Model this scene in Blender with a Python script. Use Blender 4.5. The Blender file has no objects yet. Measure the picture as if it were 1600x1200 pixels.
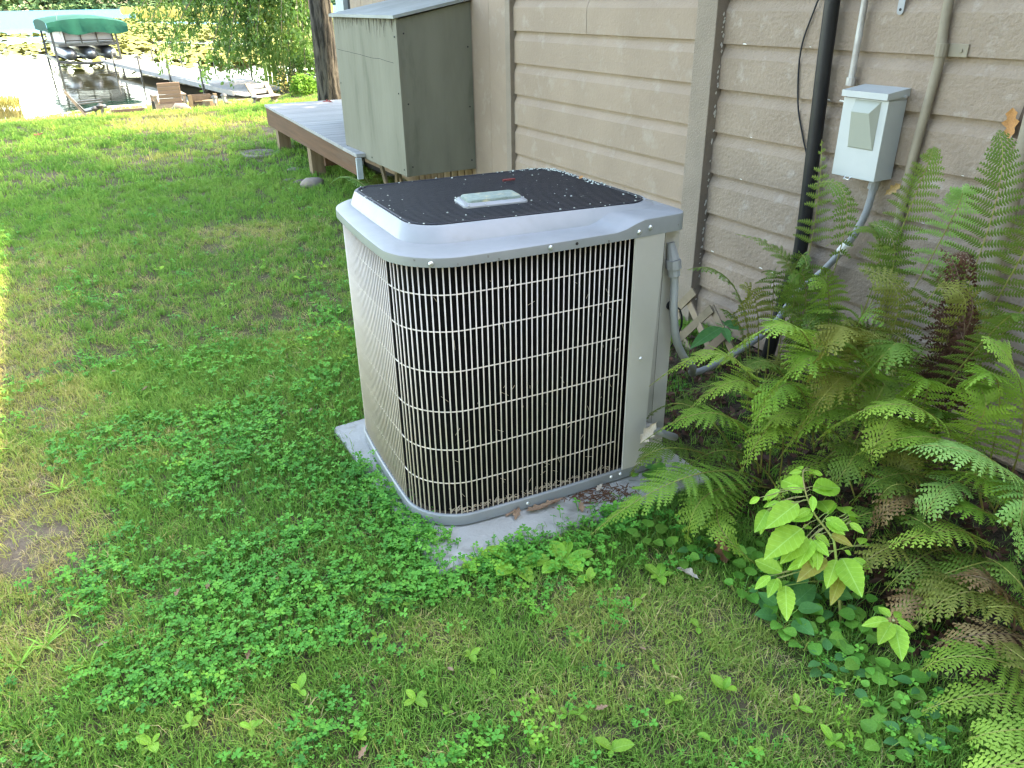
import bpy, bmesh, math, random
import numpy as np
from math import radians as R_, sin, cos, tan, pi, sqrt
from mathutils import Vector, Matrix, Euler

random.seed(7); rng = np.random.default_rng(11)
S = bpy.context.scene
COL = S.collection

# ------------------------------------------------------------------ camera
CAM_H = 1.6
FPX, PITCH, ROLL, YAW = 1205.81, 0.463173, -0.015973, 0.514151
_cp, _sp = cos(PITCH), sin(PITCH)
_fw = np.array([sin(YAW)*_cp, cos(YAW)*_cp, -_sp]); _r = np.array([cos(YAW), -sin(YAW), 0.0]); _u = np.cross(_r, _fw)
CAMR = np.array([cos(ROLL)*_r + sin(ROLL)*_u, -sin(ROLL)*_r + cos(ROLL)*_u, _fw])
cam_d = bpy.data.cameras.new('camera'); cam = bpy.data.objects.new('camera', cam_d); COL.objects.link(cam)
cam_d.sensor_width = 36.0; cam_d.lens = 36.0*FPX/1600.0; cam_d.clip_start = 0.05; cam_d.clip_end = 5000
m = Matrix(((CAMR[0][0], CAMR[1][0], -CAMR[2][0], 0), (CAMR[0][1], CAMR[1][1], -CAMR[2][1], 0),
            (CAMR[0][2], CAMR[1][2], -CAMR[2][2], CAM_H), (0, 0, 0, 1)))
cam.matrix_world = m
S.camera = cam

# ------------------------------------------------------------------ sky, sun, exposure
SUN_EL, SUN_AZ = R_(43), R_(104)          # azimuth from +Y (lake) towards +X (house)
w = bpy.data.worlds.new('World'); S.world = w; w.use_nodes = True
nt = w.node_tree; nt.nodes.clear()
sky = nt.nodes.new('ShaderNodeTexSky'); sky.sky_type = 'NISHITA'; sky.sun_disc = False
sky.sun_elevation = SUN_EL; sky.sun_rotation = SUN_AZ; sky.air_density = 1.0; sky.dust_density = 1.0; sky.ozone_density = 1.0
bg = nt.nodes.new('ShaderNodeBackground'); bg.inputs['Strength'].default_value = 0.15
out = nt.nodes.new('ShaderNodeOutputWorld')
nt.links.new(sky.outputs[0], bg.inputs['Color']); nt.links.new(bg.outputs[0], out.inputs['Surface'])
sd = bpy.data.lights.new('sun', 'SUN'); sd.energy = 2.0; sd.angle = R_(0.6); sd.color = (1.0, 0.92, 0.78)
sun = bpy.data.objects.new('sun', sd); COL.objects.link(sun)
to_sun = Vector((sin(SUN_AZ)*cos(SUN_EL), cos(SUN_AZ)*cos(SUN_EL), sin(SUN_EL)))
sun.rotation_euler = to_sun.to_track_quat('Z', 'Y').to_euler(); sun.location = (6, 0, 12)
S.view_settings.view_transform = 'Standard'; S.view_settings.look = 'None'
S.view_settings.exposure = 3.55; S.view_settings.gamma = 1.0; S.view_settings.use_curve_mapping = False
S.view_settings.use_white_balance = True; S.view_settings.white_balance_temperature = 8000; S.view_settings.white_balance_tint = 10
S.render.engine = 'CYCLES'
S.cycles.max_bounces = 8; S.cycles.transparent_max_bounces = 8; S.cycles.use_denoising = True; S.cycles.filter_width = 1.4
try: S.cycles.denoiser = 'OPENIMAGEDENOISE'
except Exception: pass

# ------------------------------------------------------------------ survey helpers (photo pixel -> place)
def ray(px, py): return CAMR.T @ np.array([px-800.0, 600.0-py, FPX])
def gp(px, py, z=0.0):                       # point at height z
    d = ray(px, py); t = (z-CAM_H)/d[2]; return Vector((t*d[0], t*d[1], z))
def wp(px, py, X):                           # point on the plane x = X
    d = ray(px, py); t = X/d[0]; return Vector((X, t*d[1], CAM_H+t*d[2]))
def at(px, py, D):                           # point at horizontal distance D
    d = ray(px, py); t = D/math.hypot(d[0], d[1]); return Vector((t*d[0], t*d[1], CAM_H+t*d[2]))
def project(P):
    c = (P-np.array([0, 0, CAM_H])) @ CAMR.T
    z = np.maximum(c[:, 2], 1e-3)
    return 800+FPX*c[:, 0]/z, 600-FPX*c[:, 1]/z, c[:, 2]

# ------------------------------------------------------------------ materials
def mat(name, c1, c2=None, scale=6.0, rough=0.7, bump=0.0, bscale=None, stretch=(1, 1, 1), detail=6.0, metal=0.0,
        trans=0.0, lo=0.35, hi=0.65, tint=None, spec=0.5, c3=None, s3=1.0, lo3=0.55, hi3=0.7, bdist=0.01, rnd=0.0, bstretch=None, coat=0.0, veins=0.0):
    M = bpy.data.materials.new(name); M.use_nodes = True; n = M.node_tree.nodes; L = M.node_tree.links
    b = n['Principled BSDF']; o = n['Material Output']
    b.inputs['Roughness'].default_value = rough; b.inputs['Metallic'].default_value = metal
    b.inputs['Specular IOR Level'].default_value = spec; b.inputs['Coat Weight'].default_value = coat
    tc = n.new('ShaderNodeTexCoord')
    def noise(sc, st, det=detail):
        mp = n.new('ShaderNodeMapping'); mp.inputs['Scale'].default_value = st; L.new(tc.outputs['Object'], mp.inputs['Vector'])
        t = n.new('ShaderNodeTexNoise'); t.inputs['Scale'].default_value = sc; t.inputs['Detail'].default_value = det
        t.inputs['Roughness'].default_value = 0.6; L.new(mp.outputs[0], t.inputs['Vector']); return t
    col = None
    def mix(fac, A, B):
        x = n.new('ShaderNodeMix'); x.data_type = 'RGBA'; L.new(fac, x.inputs['Factor'])
        for k, v in ((6, A), (7, B)):
            if isinstance(v, tuple): x.inputs[k].default_value = (*v, 1)
            else: L.new(v, x.inputs[k])
        return x.outputs[2]
    def ramp(fac, a, b_):
        r = n.new('ShaderNodeMapRange'); r.inputs[1].default_value = a; r.inputs[2].default_value = b_; L.new(fac, r.inputs[0]); return r.outputs[0]
    col = c1
    if c2 is not None: col = mix(ramp(noise(scale, stretch).outputs['Fac'], lo, hi), c1, c2)
    if c3 is not None: col = mix(ramp(noise(s3, stretch).outputs['Fac'], lo3, hi3), col, c3)
    if tint is not None:
        a = n.new('ShaderNodeAttribute'); a.attribute_type = 'INSTANCER'; a.attribute_name = 'tint'
        cr = n.new('ShaderNodeValToRGB'); e = cr.color_ramp.elements
        e[0].position = 0; e[0].color = (*tint[0], 1); e[1].position = 1; e[1].color = (*tint[-1], 1)
        for k in range(1, len(tint)-1):
            q = e.new(k/(len(tint)-1)); q.color = (*tint[k], 1)
        L.new(a.outputs['Fac'], cr.inputs[0]); col = cr.outputs[0]
    if rnd > 0:
        oi = n.new('ShaderNodeObjectInfo'); h = n.new('ShaderNodeHueSaturation')
        v = n.new('ShaderNodeMapRange'); v.inputs[3].default_value = 1-rnd; v.inputs[4].default_value = 1+rnd
        L.new(oi.outputs['Random'], v.inputs[0]); L.new(v.outputs[0], h.inputs['Value'])
        v2 = n.new('ShaderNodeMapRange'); v2.inputs[3].default_value = .5-rnd*.06; v2.inputs[4].default_value = .5+rnd*.06
        wn = n.new('ShaderNodeMath'); wn.operation = 'FRACT'; ml = n.new('ShaderNodeMath'); ml.operation = 'MULTIPLY'; ml.inputs[1].default_value = 37.7
        L.new(oi.outputs['Random'], ml.inputs[0]); L.new(ml.outputs[0], wn.inputs[0]); L.new(wn.outputs[0], v2.inputs[0]); L.new(v2.outputs[0], h.inputs['Hue'])
        if isinstance(col, tuple): h.inputs['Color'].default_value = (*col, 1)
        else: L.new(col, h.inputs['Color'])
        col = h.outputs[0]
    if veins > 0:                                # pale midrib and side veins in the leaf's own coordinates
        sx = n.new('ShaderNodeSeparateXYZ'); L.new(tc.outputs['Object'], sx.inputs[0])
        def mt(op, a, b2):
            q = n.new('ShaderNodeMath'); q.operation = op
            for k, v in ((0, a), (1, b2)):
                if isinstance(v, (int, float)): q.inputs[k].default_value = v
                else: L.new(v, q.inputs[k])
            return q.outputs[0]
        ay = mt('ABSOLUTE', sx.outputs['Y'], 0); mid = mt('LESS_THAN', ay, .011)
        sv = mt('LESS_THAN', mt('FRACT', mt('MULTIPLY', mt('SUBTRACT', sx.outputs['X'], mt('MULTIPLY', ay, .8)), 8.0), 0), .10)
        fac = mt('MAXIMUM', mt('MULTIPLY', mid, veins), mt('MULTIPLY', sv, veins*.55))
        hv = n.new('ShaderNodeHueSaturation'); hv.inputs['Value'].default_value = 1.45; hv.inputs['Saturation'].default_value = .8
        if isinstance(col, tuple): hv.inputs['Color'].default_value = (*col, 1)
        else: L.new(col, hv.inputs['Color'])
        col = mix(fac, col, hv.outputs[0])
    if isinstance(col, tuple): b.inputs['Base Color'].default_value = (*col, 1)
    else: L.new(col, b.inputs['Base Color'])
    if bump > 0:
        bp = n.new('ShaderNodeBump'); bp.inputs['Strength'].default_value = bump; bp.inputs['Distance'].default_value = bdist
        L.new(noise(bscale or scale*4, bstretch or stretch, 7).outputs['Fac'], bp.inputs['Height']); L.new(bp.outputs[0], b.inputs['Normal'])
    if trans > 0:
        t = n.new('ShaderNodeBsdfTranslucent'); ms = n.new('ShaderNodeMixShader'); ms.inputs[0].default_value = trans
        if isinstance(col, tuple): t.inputs['Color'].default_value = (*col, 1)
        else: L.new(col, t.inputs['Color'])
        L.new(b.outputs[0], ms.inputs[1]); L.new(t.outputs[0], ms.inputs[2]); L.new(ms.outputs[0], o.inputs['Surface'])
    return M

MT = {}
MT['siding'] = mat('siding_paint', (.285, .214, .156), (.25, .187, .137), 3, .75, .6, 70, c3=(.30, .24, .185), s3=9, bdist=.006, spec=.2)
MT['siding_rough'] = mat('rough_siding_paint', (.285, .219, .162), (.24, .182, .134), 4, .8, 1.0, 58, c3=(.32, .262, .21), s3=12, lo3=.58, bdist=.009, spec=.2)
MT['trimpaint'] = mat('trim_paint', (.25, .20, .153), (.21, .168, .128), 5, .8, .8, 110, bdist=.008, spec=.2)
MT['oldpaint'] = mat('white_chips', (.75, .73, .68), (.6, .57, .5), 40, .8)
MT['bluetrim'] = mat('pale_blue_trim', (.34, .38, .38), (.27, .31, .31), 6, .6)
MT['roof'] = mat('roof_shingles', (.06, .055, .05), (.1, .09, .08), 12, .9, .5)
MT['dark'] = mat('dark_gap', (.02, .018, .015), None, rough=.9)
MT['acgrey'] = mat('grey_metal_paint', (.225, .232, .23), (.195, .203, .202), 8, .40, .06, 30, c3=(.18, .172, .155), s3=6, lo3=.58, hi3=.8)
MT['acpanel'] = mat('light_grey_panel', (.40, .375, .335), (.365, .34, .305), 4, .5, .05, 30)
MT['acwire'] = mat('cream_wire', (.66, .575, .505), (.56, .475, .41), 9, .5)
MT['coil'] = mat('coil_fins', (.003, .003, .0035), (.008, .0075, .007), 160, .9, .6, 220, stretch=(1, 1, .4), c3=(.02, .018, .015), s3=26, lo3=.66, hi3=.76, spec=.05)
MT['black'] = mat('black_plastic', (.008, .009, .013), (.014, .0145, .018), 14, .5, .15, 60, spec=.3)
MT['blackpipe'] = mat('black_abs_pipe', (.006, .006, .007), (.011, .011, .012), 9, .45, .1, 40, spec=.3)
MT['badge'] = mat('mossy_badge', (.20, .25, .21), (.14, .18, .145), 60, .8, .5, 90, c3=(.40, .37, .22), s3=30)
MT['grime'] = mat('grime', (.13, .125, .11), (.17, .165, .15), 60, .8)
MT['screw'] = mat('screw_steel', (.6, .6, .58), None, rough=.3, metal=.8)
MT['fleck'] = mat('lichen_fleck', (.40, .43, .38), (.28, .31, .26), 50, .9)
MT['concrete'] = mat('slab_concrete', (.42, .395, .35), (.33, .31, .27), 5, .9, .5, 60, c3=(.2, .18, .14), s3=7, lo3=.56, hi3=.75)
MT['olive'] = mat('olive_paint', (.178, .170, .128), (.146, .14, .104), 5, .75, .25, 16, stretch=(1, 1, .25), c3=(.10, .10, .07), s3=5, lo3=.58, hi3=.75, spec=.2)
MT['olive_lid'] = mat('olive_lid_paint', (.26, .27, .25), (.2, .21, .19), 4, .7, .2, 30)
MT['stain'] = mat('stained_paint', (.14, .12, .08), (.03, .018, .012), 26, .85, stretch=(1, 1, .1), lo=.35, hi=.55, spec=.2)
MT['deckwood'] = mat('grey_deck_wood', (.30, .295, .28), (.23, .225, .21), 6, .75, .3, 20, stretch=(.3, 4, 4), rnd=.1, spec=.2)
MT['redwood'] = mat('brown_deck_wood', (.115, .056, .028), (.08, .04, .02), 5, .75, .3, 24, stretch=(3, .3, 6), c3=(.10, .065, .04), s3=3, spec=.2)
MT['postwood'] = mat('post_wood', (.20, .145, .085), (.15, .105, .06), 5, .8, .3, 24, stretch=(5, 5, .4), spec=.2)
MT['greywood'] = mat('weathered_wood', (.20, .16, .115), (.14, .11, .08), 7, .85, .4, 30, stretch=(1, 4, 1), rnd=.12)
MT['lattice'] = mat('lattice_wood', (.24, .18, .115), (.15, .112, .07), 8, .85, .4, 40, rnd=.15)
MT['pinkwood'] = mat('chair_wood', (.27, .175, .12), (.21, .135, .09), 4, .7, .2, 20, stretch=(.3, 3, 3), rnd=.1)
MT['boxmetal'] = mat('disconnect_grey', (.385, .40, .38), (.35, .365, .35), 5, .45, .05, 30)
MT['boxpanel'] = mat('disconnect_panel', (.30, .31, .255), (.285, .295, .24), 5, .4)
MT['pvc'] = mat('pvc_grey', (.27, .275, .275), (.21, .215, .215), 8, .5)
MT['conduit'] = mat('steel_conduit', (.42, .41, .39), (.25, .22, .19), 20, .5, .1, 40, metal=.3, stretch=(1, 1, .4))
MT['tanpipe'] = mat('tan_painted_pipe', (.235, .195, .135), (.195, .16, .11), 10, .7, .2, 60)
MT['bark'] = mat('oak_bark', (.10, .088, .07), (.02, .018, .015), 6, .95, 1.0, 6, stretch=(3.2, 3.2, .45), bdist=.1, lo=.42, hi=.58, spec=.2)
MT['twig'] = mat('twig_bark', (.12, .09, .06), (.07, .055, .04), 9, .9)
MT['soil'] = mat('dark_litter', (.035, .025, .016), (.075, .05, .03), 20, .95, .8, 60)
MT['tarp'] = mat('green_canopy', (.006, .075, .045), (.005, .055, .035), 2, .8, spec=.2)
MT['alum'] = mat('aluminium', (.30, .31, .33), (.24, .25, .27), 4, .4, metal=.8)
MT['dalum'] = mat('dark_frame', (.11, .105, .095), (.06, .06, .055), 4, .5, metal=.4)
MT['boatwhite'] = mat('boat_white', (.42, .44, .50), (.38, .40, .46), 3, .35)
MT['dockwood'] = mat('dock_plank', (.26, .25, .235), (.20, .19, .18), 3, .8, rnd=.1)
MT['dkbrown'] = mat('dark_planter_wood', (.10, .065, .04), (.06, .04, .025), 5, .8)
MT['stone'] = mat('field_stone', (.27, .22, .17), (.18, .155, .13), 9, .9, .5, 25, spec=.2)
MT['paverstone'] = mat('round_paver', (.13, .10, .08), (.09, .07, .055), 30, .9, .6, 60, spec=.2)
MT['copper'] = mat('copper_wire', (.35, .12, .05), None, rough=.5)

# foliage
MT['grass'] = mat('grass_blades', (.1, .2, .03), rough=.75, trans=.28, spec=.1,
    tint=((.085, .225, .036), (.17, .33, .054), (.27, .395, .075), (.42, .39, .11), (.54, .42, .21)))
MT['clover'] = mat('clover_leaves', (.05, .16, .05), rough=.65, trans=.25, spec=.18,
    tint=((.045, .19, .03), (.085, .30, .042), (.15, .40, .05), (.36, .50, .045)))
def leafm(name, a, b, trans=.35, rnd=.15, s=30, rough=.5, veins=0.0): return mat(name, a, b, s, rough, trans=trans, spec=.18, rnd=rnd, veins=veins, **({'scale': s} if False else {}))
MT['fern'] = leafm('fern_green', (.23, .37, .05), (.17, .29, .04))
MT['fern_bright'] = leafm('fern_bright', (.33, .47, .075), (.26, .40, .06))
MT['fern_blue'] = leafm('fern_bluegreen', (.26, .44, .12), (.2, .37, .09))
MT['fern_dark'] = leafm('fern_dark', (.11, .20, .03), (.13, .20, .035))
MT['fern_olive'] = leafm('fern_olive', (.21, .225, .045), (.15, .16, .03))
MT['fern_brown'] = leafm('fern_brown', (.34, .235, .10), (.18, .10, .04), .25)
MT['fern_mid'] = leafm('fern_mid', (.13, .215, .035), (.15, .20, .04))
MT['fern_dead'] = leafm('fern_dead', (.11, .05, .03), (.06, .028, .018), .15)
MT['fern_stalk'] = mat('fern_stalk', (.22, .24, .04), (.16, .13, .03), 10, .6)
MT['brown_stalk'] = mat('brown_stalk', (.11, .065, .03), None, rough=.7)
MT['jewel'] = leafm('jewelweed_leaf', (.36, .60, .07), (.29, .52, .055), .4, .14, s=7, veins=.42)
MT['jewel_old'] = leafm('jewelweed_old_leaf', (.42, .42, .07), (.36, .30, .06), .4, .1, s=7, veins=.42)
MT['jewel_stem'] = mat('jewelweed_stem', (.22, .30, .05), (.25, .20, .08), 8, .5)
MT['weed'] = leafm('weed_leaf', (.25, .46, .05), (.19, .38, .04), .35, .2, s=7, veins=.42)
MT['violet'] = leafm('violet_leaf', (.09, .24, .03), (.13, .31, .04), .3, .25, s=7, veins=.42)
MT['lilac'] = leafm('broad_leaf', (.055, .18, .05), (.075, .22, .055), .3, .1, s=7, veins=.42)
MT['willow'] = mat('willow_leaves', (.11, .22, .04), (.06, .14, .025), 1.2, .5, trans=.5, lo=.4, hi=.6, c3=(.23, .30, .06), s3=.9)
MT['oakleaf'] = mat('oak_crown_leaves', (.05, .12, .02), (.08, .16, .03), 1.2, .5, trans=.4)
MT['bush'] = leafm('bush_leaf', (.16, .31, .04), (.11, .24, .03), .45, 0)
MT['reed'] = mat('cattail_leaf', (.07, .15, .03), (.12, .2, .04), 2, .5, trans=.3)
MT['goldreed'] = mat('gold_reed', (.42, .33, .08), (.30, .28, .07), .4, .7, trans=.2)
MT['farwood'] = mat('far_tree_leaves', (.06, .13, .045), (.11, .18, .05), .05, .8, c3=(.05, .10, .06), s3=.03)
MT['lily'] = mat('lily_pad', (.25, .245, .075), (.17, .20, .06), .25, .9, c3=(.31, .25, .10), s3=.12, spec=.05)
MT['leaf_brown'] = mat('dry_oak_leaf', (.20, .085, .035), (.12, .05, .022), 30, .7, .3, 60, trans=.2)
MT['leaf_pale'] = mat('bleached_leaf', (.56, .47, .36), (.46, .37, .27), 20, .7, .3, 60, trans=.15)
MT['leaf_tan'] = mat('tan_leaf', (.36, .22, .13), (.25, .15, .085), 25, .75, .3, 60, trans=.15)
MT['leaf_orange'] = mat('orange_leaf', (.52, .25, .075), (.42, .19, .06), 20, .65, .3, 50, trans=.2)
MT['red'] = mat('red_catkin', (.22, .035, .03), (.14, .02, .02), 40, .7)

# ------------------------------------------------------------------ mesh helpers
class MB:
    def __init__(s): s.v = []; s.f = []; s.m = []
    def add(s, vs, fs, mi=0):
        o = len(s.v); s.v.extend([tuple(v) for v in vs]); s.f.extend([tuple(i+o for i in f) for f in fs]); s.m.extend([mi]*len(fs)); return s
    def box(s, c, d, rot=None, mi=0, bev=0.0):
        hx, hy, hz = d[0]/2, d[1]/2, d[2]/2
        if bev <= 0:
            vs = [Vector((x*hx, y*hy, z*hz)) for x in (-1, 1) for y in (-1, 1) for z in (-1, 1)]
            fs = [(0, 1, 3, 2), (4, 6, 7, 5), (0, 4, 5, 1), (2, 3, 7, 6), (0, 2, 6, 4), (1, 5, 7, 3)]
        else:
            bm = bmesh.new(); bmesh.ops.create_cube(bm, size=1.0)
            bmesh.ops.scale(bm, vec=d, verts=bm.verts); bmesh.ops.bevel(bm, geom=bm.edges[:], offset=bev, segments=2, affect='EDGES', profile=.5)
            bm.verts.index_update(); vs = [v.co.copy() for v in bm.verts]; fs = [[v.index for v in f.verts] for f in bm.faces]; bm.free()
        c = Vector(c)
        return s.add([(rot @ v if rot else v)+c for v in vs], fs, mi)
    def beam(s, a, b, wd, ht, up=(0, 0, 1), mi=0, bev=0.0):
        a = Vector(a); b = Vector(b); x = (b-a); L = x.length; x.normalize(); up = Vector(up)
        y = up.cross(x)
        if y.length < 1e-4: y = Vector((0, 1, 0)).cross(x)
        y.normalize(); z = x.cross(y)
        rot = Matrix((x, y, z)).transposed()
        return s.box((a+b)/2, (L, wd, ht), rot, mi, bev)
    def tube(s, pts, r, n=8, mi=0, cap=True):
        pts = [Vector(p) for p in pts]; k = len(pts)
        rs = r if hasattr(r, '__len__') else [r]*k
        vs = []; fs = []
        pn = None
        for i, p in enumerate(pts):
            t = (pts[min(i+1, k-1)]-pts[max(i-1, 0)]).normalized()
            if pn is None:
                pn = t.orthogonal().normalized()
            pn = (pn-t*pn.dot(t)).normalized(); bn = t.cross(pn)
            for j in range(n):
                a = 2*pi*j/n; vs.append(p+(pn*cos(a)+bn*sin(a))*rs[i])
        for i in range(k-1):
            for j in range(n):
                fs.append((i*n+j, i*n+(j+1) % n, (i+1)*n+(j+1) % n, (i+1)*n+j))
        if cap: fs += [tuple(range(n))[::-1], tuple((k-1)*n+j for j in range(n))]
        return s.add(vs, fs, mi)
    def loops(s, lps, close=True, mi=0, cap0=False, cap1=False):
        n = len(lps[0]); vs = [p for l in lps for p in l]; fs = []
        for i in range(len(lps)-1):
            for j in range(n if close else n-1):
                fs.append((i*n+j, i*n+(j+1) % n, (i+1)*n+(j+1) % n, (i+1)*n+j))
        if cap0: fs.append(tuple(range(n))[::-1])
        if cap1: fs.append(tuple((len(lps)-1)*n+j for j in range(n)))
        return s.add(vs, fs, mi)
    def prism(s, poly, z0, z1, mi=0):
        return s.loops([[(p[0], p[1], z0) for p in poly], [(p[0], p[1], z1) for p in poly]], True, mi, True, True)
    def mesh(s, name, mats, smooth=False, origin=None):
        me = bpy.data.meshes.new(name); o = origin or Vector((0, 0, 0))
        me.from_pydata([(v[0]-o[0], v[1]-o[1], v[2]-o[2]) for v in s.v], [], s.f)
        for M in (mats if isinstance(mats, (list, tuple)) else [mats]): me.materials.append(MT[M])
        if any(s.m): me.polygons.foreach_set('material_index', s.m)
        if smooth: me.polygons.foreach_set('use_smooth', [True]*len(s.f))
        me.update(); return me
    def build(s, name, mats, parent=None, smooth=False, fix=True):
        """parent: an object whose world location is the local origin of the part"""
        org = Vector((0, 0, 0)); p = parent
        while p is not None: org += p.location; p = p.parent
        me = s.mesh(name, mats, smooth, org)
        if fix:
            bm = bmesh.new(); bm.from_mesh(me); bmesh.ops.recalc_face_normals(bm, faces=bm.faces); bm.to_mesh(me); bm.free()
        return link(name, me, parent)
def link(name, me, parent=None, loc=None):
    o = bpy.data.objects.new(name, me); COL.objects.link(o)
    if parent is not None: o.parent = parent
    if loc is not None: o.location = loc
    return o
def tag(o, label, cat, group=None, kind=None):
    o['label'] = label; o['category'] = cat
    if group: o['group'] = group
    if kind: o['kind'] = kind
    return o
def thing(name, label, cat, loc=(0, 0, 0), group=None):
    o = bpy.data.objects.new(name, None); COL.objects.link(o); o.location = loc; o.empty_display_size = .1
    return tag(o, label, cat, group)
def smoothshade(o, ang=40):
    me = o.data; me.polygons.foreach_set('use_smooth', [True]*len(me.polygons))
    try: me.set_sharp_from_angle(angle=R_(ang))
    except Exception: pass
    return o
def rpoly(corners, rads, na=8, ns=8):
    """rounded polygon, same point count for the same na/ns"""
    n = len(corners); P = [Vector(c) for c in corners]; pts = []; ends = []
    for i in range(n):
        p = P[i]; a = (P[i-1]-p).normalized(); b = (P[(i+1) % n]-p).normalized()
        r = rads[i]; half = math.acos(max(-1, min(1, a.dot(b))))/2; d = r/tan(half); c = p+(a+b).normalized()*(r/sin(half))
        s0 = p+a*d; s1 = p+b*d; arc = []
        v0 = s0-c; v1 = s1-c; an = v0.angle(v1)
        for k in range(na+1):
            t = k/na; q = (v0*sin((1-t)*an)+v1*sin(t*an))/sin(an); arc.append(c+q)
        ends.append(arc)
    for i in range(n):
        pts += ends[i]; a = ends[i][-1]; b = ends[(i+1) % n][0]
        for k in range(1, ns): pts.append(a.lerp(b, k/ns))
    return pts
def offset(poly, d):                         # counter-clockwise polygon, d > 0 outwards
    n = len(poly); o = []
    for i in range(n):
        t = (poly[(i+1) % n]-poly[i-1]).normalized(); o.append(poly[i]+Vector((t.y, -t.x, 0)).normalized()*d)
    return o
def vnoise(x, y, seed=0):
    xi = np.floor(x).astype(int); yi = np.floor(y).astype(int); fx = x-xi; fy = y-yi
    fx = fx*fx*(3-2*fx); fy = fy*fy*(3-2*fy)
    def h(a, b):
        q = (a*374761393+b*668265263+seed*974711) & 0x7fffffff; q = ((q ^ (q >> 13))*1274126177) & 0x7fffffff
        return (q & 0xffff)/65535.0
    return (h(xi, yi)*(1-fx)+h(xi+1, yi)*fx)*(1-fy)+(h(xi, yi+1)*(1-fx)+h(xi+1, yi+1)*fx)*fy
def fbm(x, y, seed=0): return .55*vnoise(x, y, seed)+.3*vnoise(x*2.1, y*2.1, seed+1)+.15*vnoise(x*4.3, y*4.3, seed+2)
def bez(a, b, c, n):                         # quadratic through b at the middle
    a, b, c = Vector(a), Vector(b), Vector(c); k = b*2-(a+c)*.5
    return [a*(1-t)**2+k*2*t*(1-t)+c*t*t for t in (i/(n-1) for i in range(n))]
def inpoly(px, py, poly):
    ins = np.zeros(px.shape, bool); n = len(poly)
    for i in range(n):
        x1, y1 = poly[i]; x2, y2 = poly[i-1]
        cnd = ((y1 > py) != (y2 > py)) & (px < (x2-x1)*(py-y1)/((y2-y1)+1e-9)+x1); ins ^= cnd
    return ins

# ------------------------------------------------------------------ terrain
WZ = -.95                                         # lake level
ZY = np.array([-60, 12, 14.3, 16, 18, 21, 23, 25, 26.5, 29, 40, 120, 600, 645, 660, 720, 1000])
ZZ = np.array([0, 0, -.02, -.18, -.42, -.67, -.80, -.90, -1.0, -1.3, -2.5, -4, -4, -1.0, -.6, 2, 20])
def terrain(x, y):
    z = np.interp(y, ZY, ZZ)
    z = z-.10*np.clip((1.6-x)/2.0, 0, 1)*np.clip((y-16)/6, 0, 1)*np.clip((50-y)/8, 0, 1)+.35*np.clip((x-5.6)/2, 0, 1)*np.clip((y-19)/4, 0, 1)*np.clip((31-y)/5, 0, 1)
    near = np.clip((16-y)/4, 0, 1)
    z = z+near*(.03*(fbm(x*.9, y*.9, 3)-.5)+.05*np.clip((x-2.2)/.6, 0, 1))
    sl = np.clip(1-np.maximum(np.maximum(.62-x, x-1.85), np.maximum(1.66-y, y-2.95))/.15, 0, 1)   # level under the slab
    z = z*(1-sl)+(-.012)*sl
    return z
xs = np.unique(np.concatenate([np.linspace(-900, -60, 12), np.linspace(-60, -8, 14), np.linspace(-8, -2, 16), np.linspace(-2, 5, 71), np.linspace(5, 14, 20), np.linspace(14, 60, 12), np.linspace(60, 900, 12)]))
ys = np.unique(np.concatenate([np.linspace(-60, -2, 10), np.linspace(-2, 6, 81), np.linspace(6, 24, 70), np.linspace(24, 42, 30), np.linspace(42, 120, 14), np.linspace(120, 1000, 30)]))
XX, YY = np.meshgrid(xs, ys); Zt = terrain(XX, YY)
nx, ny = len(xs), len(ys)
gm = bpy.data.meshes.new('ground')
gm.from_pydata(np.stack([XX.ravel(), YY.ravel(), Zt.ravel()], 1).tolist(), [],
    [(j*nx+i, j*nx+i+1, (j+1)*nx+i+1, (j+1)*nx+i) for j in range(ny-1) for i in range(nx-1)])
gm.polygons.foreach_set('use_smooth', [True]*len(gm.polygons))
def dry_and_sunlit(px, py):
    """pale worn turf in patches, and sunlit yellow put into the crest turf (survey of the photographed lawn)"""
    d = np.zeros(px.shape)
    for cx, cy, rx, ry, a in ((20, 830, 150, 130, 1.0), (60, 640, 120, 60, .7), (40, 980, 110, 120, .75), (150, 960, 110, 60, .5), (20, 560, 110, 70, .7), (250, 700, 160, 30, .6), (380, 370, 90, 20, .6),
                               (20, 500, 90, 70, .5), (470, 540, 70, 40, .35), (950, 980, 110, 70, .75), (1080, 1010, 170, 110, .65), (900, 1120, 120, 60, .5), (660, 1010, 80, 40, .6), (400, 1140, 110, 40, .5),
                               (1200, 1130, 160, 70, .5), (260, 250, 110, 12, .7), (330, 215, 60, 14, .5), (270, 192, 110, 16, .75), (385, 205, 70, 14, .7), (60, 280, 60, 16, .35), (1000, 930, 90, 40, .4), (80, 400, 80, 40, .3)):  # crest patches yellow the dry turf where sunlight falls
        d = np.maximum(d, a*np.clip(1.4-((px-cx)/rx)**2-((py-cy)/ry)**2, 0, 1))
    return d
gpts = np.stack([XX.ravel(), YY.ravel(), Zt.ravel()], 1)
gpx, gpy, gz = project(gpts)
dr = np.where(gz > .2, dry_and_sunlit(gpx, gpy), 0)
bare = np.where((gz > .2), np.clip(1.2-((gpx-30)/110)**2-((gpy-850)/75)**2, 0, 1)+.8*np.clip(1.1-((gpx-60)/110)**2-((gpy-650)/40)**2, 0, 1), 0)
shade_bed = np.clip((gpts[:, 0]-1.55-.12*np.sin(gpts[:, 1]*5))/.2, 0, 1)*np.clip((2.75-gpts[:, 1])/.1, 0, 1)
sand = np.clip((gpts[:, 1]-21.3)/.5, 0, 1)*np.clip((5.4-gpts[:, 0])/.6, 0, 1)
sand = np.maximum(sand, np.clip((gpts[:, 1]-30.0)/1.0, 0, 1)*(gpts[:, 1] < 600))
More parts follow.
